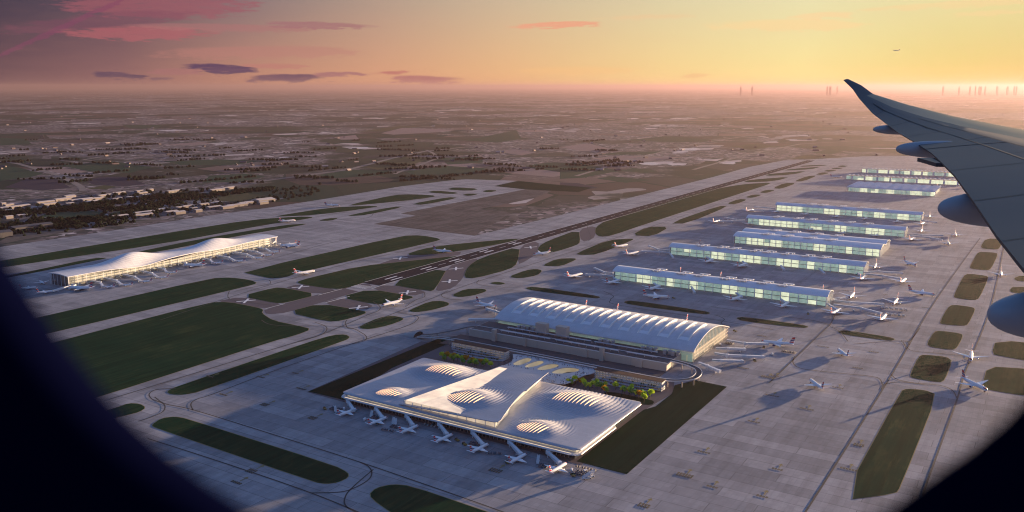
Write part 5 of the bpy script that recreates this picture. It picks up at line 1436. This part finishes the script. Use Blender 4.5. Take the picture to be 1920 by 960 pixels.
DK, SV, TR, TG, BS = dolly(M['dark_box']), dolly(M['silver_box']), truck(), tug(), stairs()
rv = random.Random(9)
def spread(proto, px, py, n, cols, label, group, rz=0.0, dx=3.0, dy=4.6, jit=.5):
    c = G(px, py)
    for k in range(n):
        x = (k % cols - (cols - 1) / 2) * dx + rv.uniform(-jit, jit); y = (k // cols) * dy + rv.uniform(-jit, jit)
        place(proto, (c.x + x * cos(rz) - y * sin(rz), c.y + x * sin(rz) + y * cos(rz), .83), rz + rv.uniform(-.12, .12), label, group)
CL_ = [((628,770), 12, 'left of the first airliner at the wavy terminal'), ((700,787), 9, 'beside the second airliner at the wavy terminal'), ((738,803), 8, 'between second and third airliners at the wavy terminal'), ((890,836), 12, 'left of the fifth airliner at the wavy terminal'), ((1018,877), 8, 'between sixth and seventh airliners at the wavy terminal'), ((1088,892), 18, 'right of the nearest airliner, by the dark lawn')]
for (q, n, w) in CL_:
    spread(DK, q[0], q[1], n, 6 if n > 10 else 4, 'dark baggage dolly in the cluster ' + w, 'dollies ' + w, rz=.15)
spread(DK, 928, 852, 6, 6, 'dark dolly in the short curved train right of the fifth near airliner', 'dolly train right of the fifth near airliner', rz=.5, dy=3)
spread(DK, 1098, 880, 7, 7, 'dark dolly in the train along the dark lawn corner', 'dolly train at the lawn corner', rz=.05, dx=4)
spread(DK, 726, 809, 5, 5, 'dark dolly in the row below the second near airliner', 'dolly row below the second near airliner', rz=.1, dx=4)
spread(SV, 806, 800, 4, 4, 'pale small dolly in the row right of the third near airliner', 'pale dollies right of the third near airliner', dx=6)
spread(DK, 1478, 662, 16, 8, 'dark dolly in the block behind the nose-left airliner, right of the arched terminal', 'dolly block right of the arched terminal')
spread(DK, 1366, 646, 20, 5, 'dark dolly in the block against the right end of the arched terminal', 'dolly block at the arched terminal end')
for i in range(6): 
    p = G(1654 + i * 9, 579 + i * .9); place(SV, (p.x, p.y, .83), 1.2, 'pale container dolly in the row facing the airliner right of the nearest concourse', 'pale container row', scale=1.8)
for i in range(5):
    p = G(1664 + i * 7.5, 591 + i * .9); place(SV, (p.x, p.y, .83), 1.2, 'pale container dolly in the row behind the brightest airliner', 'pale container row behind the brightest airliner', scale=1.8)
for (px, py, rz, w) in ((1072,884,.4,'right of the nearest airliner, nearer the nose'), (1098,886,-.3,'among the dark dollies by the lawn corner'), (684,789,.3,'left of the second near airliner'), (645,769,.8,'among dollies left of the first near airliner'), (1448,666,.2,'under the wing of the nose-left airliner'), (1350,648,1.,'at the right end of the arched terminal'), (1556,585,.4,'in front of the nearest concourse right corner'), (1600,584,.4,'right of the nearest concourse, on open apron')):
    p = G(px, py); place(TR, (p.x, p.y, .83), rz, 'white box truck ' + w, 'white service trucks')
for (px, py, rz, w) in ((1107,896,-.6,'right of the nearest airliner, beyond the dollies'), (1101,899,-.7,'next to the outermost one by the lawn corner'), (742,797,.6,'between second and third near airliners'), (738,795,.5,'between second and third near airliners, left of its twin'), (1009,868,.4,'between sixth and seventh near airliners'), (629,773,.9,'left of the first near airliner'), (697,782,.5,'beside the second near airliner')):
    p = G(px, py); place(BS, (p.x, p.y, .83), rz, 'white boarding stairs ' + w, 'white boarding stairs', scale=1.5)
for (px, py, rz, w) in ((857,827,1.2,'ahead of the fourth near airliner'), (871,835,1.2,'left of the fifth near airliner'), (1074,893,1.,'right of the nearest airliner'), (951,869,1.,'by the tail of the sixth near airliner'), (609,768,1.,'leftmost by the first near airliner'), (1378,622,1.2,'alone beyond the arched terminal right end'), (1263,560,1.2,'at the nose of the sideways taxiing airliner'), (1415,678,.6,'under the longest right jet bridge of the arched terminal'), (1515,590,.4,'alone right of the grass strips'), (1432,653,.3,'by the topmost right jet bridge of the arched terminal')):
    p = G(px, py); place(TG, (p.x, p.y, .83), rz, 'olive yellow tug ' + w, 'olive yellow tugs', scale=1.35)

# ------------------------------------------------------------------ trees
M['bark'] = plain('bark', (.07, .05, .035), .9)
def leaf(name, a, b):
    m = N(name); f = m.noise(m.pos(), .9, 3.0); c = m.mix(f, a, b)
    d = m.n('BsdfDiffuse'); m.l(c, d.inputs[0]); t = m.n('BsdfTranslucent'); m.l(c, t.inputs[0])
    x = m.n('MixShader', i_0=.35); m.l(d.outputs[0], x.inputs[1]); m.l(t.outputs[0], x.inputs[2]); m.l(x.outputs[0], m.out.inputs[0]); return m.mat
M['lime'] = leaf('lime_leaves', (.34, .54, .03), (.70, .80, .08)); M['green'] = leaf('green_leaves', (.08, .28, .06), (.2, .42, .09)); M['orange'] = leaf('orange_leaves', (.46, .22, .02), (.66, .36, .04))
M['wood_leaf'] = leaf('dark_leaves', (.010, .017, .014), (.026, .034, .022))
def tree(mat, h, w, seed, nleaf=420, label='tree', lsz=.75):
    t = thing('tree', label, 'tree'); r = random.Random(seed)
    m = MB(); m.tube([(0, 0, 0), (.1, 0, h * .25), (0, .1, h * .55)], [h * .035, h * .025, h * .012], 7)
    for k in range(5):
        a = k * 1.26 + r.random(); m.tube([(0, 0, h * (.28 + .04 * k)), (cos(a) * w * .28, sin(a) * w * .28, h * (.5 + .05 * k))], [h * .015, h * .006], 5)
    m.build('trunk', M['bark'], t)
    m = MB(); lobes = [(r.uniform(-.26, .26) * w, r.uniform(-.26, .26) * w, h * r.uniform(.48, .80), w * r.uniform(.20, .32)) for _ in range(7)] + [(0, 0, h * .66, w * .36)]
    for _ in range(nleaf):
        cx, cy, cz, R = r.choice(lobes); d = Vector((r.gauss(0, 1), r.gauss(0, 1), r.gauss(0, 1))).normalized() * R * r.uniform(.55, 1.05)
        c = Vector((cx, cy, cz)) + d; n = (d.normalized() + Vector((r.gauss(0, .5), r.gauss(0, .5), r.gauss(0, .5)))).normalized()
        a = n.cross(Vector((.3, .5, .8))).normalized() * lsz * r.uniform(.6, 1.3); b = n.cross(a).normalized() * lsz * r.uniform(.6, 1.3)
        m.quad((c - a, c - b * .7, c + a, c + b * .7))
    m.build('crown', mat, t); reg(t); return t
TLI, TGR, TOR = tree(M['lime'], 11, 8, 1), tree(M['green'], 10, 7, 2), tree(M['orange'], 10, 7.4, 3)
TLI2 = tree(M['lime'], 10, 8.5, 6)
pos_l = [(830,671,0),(833,677,1),(838,671,2),(846,673,3),(850,677,1),(851,673,2),(858,674,0),(867,676,0),(868,682,1),(874,677,2),(881,684,1),(886,681,2),(890,684,3),(893,686,1),(902,684,2),(906,686,1),(911,684,0),(920,688,0)]
pos_r = [(1064,721,0),(1071,723,1),(1079,718,0),(1088,719,2),(1095,723,3),(1098,727,1),(1105,728,0),(1111,725,0),(1119,722,0),(1121,728,1),(1128,728,1),(1134,727,3),(1133,736,2),(1137,737,1),(1154,729,0),(1167,734,0),(1171,737,1),(1180,738,0),(1183,740,1),(1184,733,3),(1192,742,0),(1197,744,2),(1202,742,1),(1206,746,0),(1208,750,3),(1219,744,0)]
names = ['lime green', 'dark green', 'orange autumn', 'lime green']
for grp, lst in (('in front of the left hotel', pos_l), ('in front of the right hotel', pos_r)):
    for (px, py, k) in lst:
        p = G(px, py + 3); pr = (TLI, TGR, TOR, TLI2)[k]
        place(pr, (p.x, p.y, .6), rv.uniform(0, 6.3), '%s tree in the row %s' % (names[k], grp), '%s trees %s' % (names[k], grp), scale=rv.uniform(1.2, 1.45))
tag(sheet('planting_bed', [(1140, 733), (1205, 746), (1228, 752), (1222, 760), (1190, 757), (1130, 740)], .66, M['dark_turf'], 1), kind='structure')

# dark woods and sheds along the far edge of the airfield
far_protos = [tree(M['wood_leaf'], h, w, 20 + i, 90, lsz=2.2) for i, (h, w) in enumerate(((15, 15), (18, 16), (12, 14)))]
def in_poly(x, y, p):
    r = False
    for i in range(len(p)):
        a, b = p[i], p[i - 1]
        if (a[1] > y) != (b[1] > y) and x < (b[0] - a[0]) * (y - a[1]) / (b[1] - a[1]) + a[0]: r = not r
    return r
belt = [(-40, 440), (-40, 395), (120, 385), (200, 362), (330, 355), (520, 352), (600, 345), (600, 366), (500, 380), (420, 390), (330, 402), (240, 420), (120, 436), (20, 447)]
clear = [[(75, 405), (165, 396), (200, 400), (170, 412), (80, 415)], [(205, 398), (250, 392), (262, 396), (215, 404)], [(405, 370), (500, 358), (520, 365), (420, 384)], [(0, 412), (60, 410), (50, 420), (0, 424)]]
lines = [((0, 425), (110, 412)), ((110, 412), (190, 415)), ((50, 400), (200, 390)), ((200, 396), (330, 380)), ((0, 402), (60, 398)), ((330, 375), (520, 352)), ((230, 405), (300, 395)), ((60, 420), (230, 409)), ((100, 395), (280, 372)), ((290, 372), (370, 368)), ((20, 434), (150, 422))]
spots = []
while len(spots) < 290:
    if rv.random() < .72:
        a, b = rv.choice(lines); t = rv.random(); x = a[0] + (b[0] - a[0]) * t + rv.gauss(0, 4); y = a[1] + (b[1] - a[1]) * t + rv.gauss(0, 1.3)
    else: x, y = rv.uniform(-40, 600), rv.uniform(345, 445)
    if in_poly(x, y, belt) and not any(in_poly(x, y, c) for c in clear): spots.append((x, y))
spots.sort(key=lambda q: -q[1])
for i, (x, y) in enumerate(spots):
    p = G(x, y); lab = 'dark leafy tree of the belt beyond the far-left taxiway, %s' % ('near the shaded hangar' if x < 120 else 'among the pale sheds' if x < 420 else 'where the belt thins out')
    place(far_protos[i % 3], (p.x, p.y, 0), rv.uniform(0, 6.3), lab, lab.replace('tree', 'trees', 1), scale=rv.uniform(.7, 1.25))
# the rest of the woodland reads as one mass
wl = MB()
rw_ = random.Random(31)
def clump(x, y, s):
    k = 6; z0 = 0
    rings = []
    for (rr, zz) in ((.8, 0), (1.0, .45), (.72, .85), (.2, 1.08)):
        rings.append([(x + s * rr * cos(2 * pi * q / k) * rw_.uniform(.7, 1.25), y + s * rr * sin(2 * pi * q / k) * rw_.uniform(.7, 1.25), s * 1.3 * zz * rw_.uniform(.85, 1.12)) for q in range(k)])
    wl.loft(rings, caps=True)
cnt = 0
while cnt < 2600:
    if rw_.random() < .55:
        a, b = rw_.choice(lines); t = rw_.random(); x = a[0] + (b[0] - a[0]) * t + rw_.gauss(0, 6); y = a[1] + (b[1] - a[1]) * t + rw_.gauss(0, 1.6)
    else: x, y = rw_.uniform(-40, 620), rw_.uniform(338, 446)
    if not in_poly(x, y, belt) or any(in_poly(x, y, c) for c in clear): continue
    p = G(x, y); clump(p.x, p.y, rw_.uniform(4, 9)); cnt += 1
# hedgerow trees in the open country
for _ in range(120):
    x, y = rw_.uniform(0, 1150), rw_.uniform(262, 345)
    p = G(x, y); a = rw_.choice((0.2, 1.4, .7)); n = rw_.randint(4, 16)
    if in_poly(x, y, [(480, 410), (700, 345), (980, 325), (1400, 295), (1100, 410), (890, 455), (600, 420)]): continue
    for k in range(n): clump(p.x + cos(a) * k * 16 + rw_.gauss(0, 5), p.y + sin(a) * k * 16 + rw_.gauss(0, 5), rw_.uniform(5, 10))
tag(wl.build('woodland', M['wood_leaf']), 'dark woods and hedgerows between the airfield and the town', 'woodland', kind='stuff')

# sheds and warehouses
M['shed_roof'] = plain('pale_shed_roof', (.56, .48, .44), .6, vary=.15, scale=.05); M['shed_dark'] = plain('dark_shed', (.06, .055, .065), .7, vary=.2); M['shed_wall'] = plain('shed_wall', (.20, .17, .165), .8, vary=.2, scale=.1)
def shed(px, py, lpx, label, dark=False, w=26, h=9):
    a = G(px - lpx / 2, py + lpx * .06); b = G(px + lpx / 2, py - lpx * .06)
    d = b - a; L = d.length; c = (a + b) / 2; rz = atan2(d.y, d.x)
    t = thing('warehouse', label, 'warehouse', (c.x, c.y, 0), rz, 'sheds beyond the far taxiway')
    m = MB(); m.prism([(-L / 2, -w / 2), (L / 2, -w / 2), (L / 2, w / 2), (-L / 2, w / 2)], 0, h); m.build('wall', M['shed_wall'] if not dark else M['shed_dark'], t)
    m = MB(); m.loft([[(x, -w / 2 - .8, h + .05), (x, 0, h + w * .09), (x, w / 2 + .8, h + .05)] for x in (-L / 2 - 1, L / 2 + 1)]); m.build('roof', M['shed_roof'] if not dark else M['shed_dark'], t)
    if lpx > 22:
        for k in range(3):
            m = MB(); m.box((-L / 2 + L * (k + .5) / 3, -w / 2 - .05, 2.6), (L * .12, .2, 5)); m.build('loading_door', M['shed_dark'], t)
Z = lambda x, y: (x / 3.692, 220 + y / 3.692)
SH = [(100,630,200),(40,660,80),(310,597,120),(340,610,90),(440,575,130),(560,580,150),(480,557,70),(640,575,150),(720,550,90),(820,533,80),(965,520,50),(810,575,60),(890,565,35),(985,533,60),(1010,548,50),(1040,510,30),(1200,520,90),(1500,510,90),(1580,497,70),(990,670,140),(990,686,120),(830,695,100),(1120,648,70),(1245,635,55),(1185,665,80),(1300,625,60),(1370,655,45),(1410,612,60),(1480,603,45),(1640,617,140),(1570,630,80),(1700,602,90),(1810,584,80),(1480,632,90),(1240,668,70),(480,608,50),(640,593,90),(60,617,60),(20,608,30),(1820,600,60),(150,690,60),(60,700,50),(930,565,40),(1340,640,40)]
WH = ['left of the dark hangar trees', 'along the inner shed row', 'along the outer shed row by the taxiway']
seen = {}
for (x, y, l) in SH:
    px, py = Z(x, y)
    size = 'long' if l >= 110 else 'mid-sized' if l >= 70 else 'small'
    key = '%s pale-roofed shed %s' % (size, 'near the left edge' if px < 65 else 'in the inner row among trees' if y < 600 else 'in the outer row by the far taxiway')
    shed(px, py, l / 3.692, key, w=20 if l < 70 else 26)
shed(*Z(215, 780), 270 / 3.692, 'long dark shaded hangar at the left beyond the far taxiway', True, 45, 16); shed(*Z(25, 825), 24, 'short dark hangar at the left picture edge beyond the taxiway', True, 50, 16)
shed(494, 378, 30, 'single wide bright-roofed warehouse where the tree belt thins out', False, 55, 10)
# pale yards and car parks beside them
for q in ([(0, 452), (20, 441), (150, 425), (160, 430), (60, 446), (0, 458)], [(165, 425), (250, 416), (250, 421), (190, 427)], [(255, 415), (320, 410), (300, 415), (255, 419)]): sheet('yard', q, .12, M['heath'])

# ------------------------------------------------------------------ town houses and the far skyline
M['brick_wall'] = plain('house_wall', (.13, .10, .095), .85, vary=.3, scale=.05); M['tile_roof'] = plain('house_roof', (.15, .11, .105), .8, vary=.4, scale=.03); M['pale_roof'] = plain('house_pale_roof', (.38, .31, .29), .7, vary=.3, scale=.03)
def house_mesh(m, x, y, rz, L, w, h, mi):
    n = len(m.v); ca, sa = cos(rz), sin(rz)
    for (dx, dy, dz) in ((-L, -w, 0), (L, -w, 0), (L, w, 0), (-L, w, 0), (-L, -w, h), (L, -w, h), (L, w, h), (-L, w, h), (-L, 0, h + w * .8), (L, 0, h + w * .8)):
        m.v.append((x + dx * ca - dy * sa, y + dx * sa + dy * ca, dz))
    for f, k in (((0, 1, 5, 4), 0), ((2, 3, 7, 6), 0), ((1, 2, 6, 9, 5), 0), ((3, 0, 4, 8, 7), 0), ((4, 5, 9, 8), mi), ((6, 7, 8, 9), mi)): m.f.append(tuple(n + q for q in f)); m.m.append(k)
rh = random.Random(17)
hm_ = MB()
# scattered larger roofs over the plain
for _ in range(300):
    x, y = rh.uniform(-100, 1900), 180 + 140 * rh.random() ** 1.3
    if in_poly(x, y, [(480, 400), (700, 350), (980, 335), (1480, 297), (1920, 290), (1920, 400)]): continue
    p = G(x, y); house_mesh(hm_, p.x, p.y, rh.uniform(0, 3), rh.uniform(8, 22), rh.uniform(5, 9), rh.uniform(3, 5), rh.choice((1, 1, 2)))
tag(hm_.build('town_houses', [M['brick_wall'], M['tile_roof'], M['pale_roof']]), 'mass of small roofs of the far suburbs', 'houses', kind='stuff')
M['tower'] = plain('far_tower', (.12, .10, .10), .6)
for i, (px, hh, w) in enumerate(((1547, 462, 22), (1552, 505, 20), (1556, 490, 24), (1563, 475, 20), (1411, 458, 30), (1392, 452, 30), (1760, 458, 30), (1790, 456, 24), (1822, 470, 26), (1831, 490, 26), (1838, 520, 20), (1846, 485, 28), (1857, 462, 26), (1866, 495, 20), (1879, 474, 26), (1893, 460, 30), (1904, 515, 22), (1912, 488, 26))):
    hh = 452 + (hh - 452) * .62; w *= 1.2; px += 9 * sin(px * 2.3)
    u = (px - 960) / 1655; p = CL(u * 46000, 46000, -H)
    grp = 'pair of clusters'
    lab = ('tall tower of the small skyline cluster left of the wing tip' if 1500 < px < 1600 else 'lone low tower on the horizon right of centre' if px < 1500 else 'tower of the hazy skyline above the wing, right edge') 
    t = thing('skyscraper', lab, 'skyscraper', tuple(p), YAW, 'far skyline towers')
    m = MB(); m.prism([(-w, -w), (w, -w), (w, w), (-w, w)], 0, hh * .88); m.build('shaft', M['tower'], t)
    m = MB(); m.prism([(-w * .6, -w * .6), (w * .6, -w * .6), (w * .6, w * .6), (-w * .6, w * .6)], hh * .88, hh); m.build('crown', M['tower'], t)
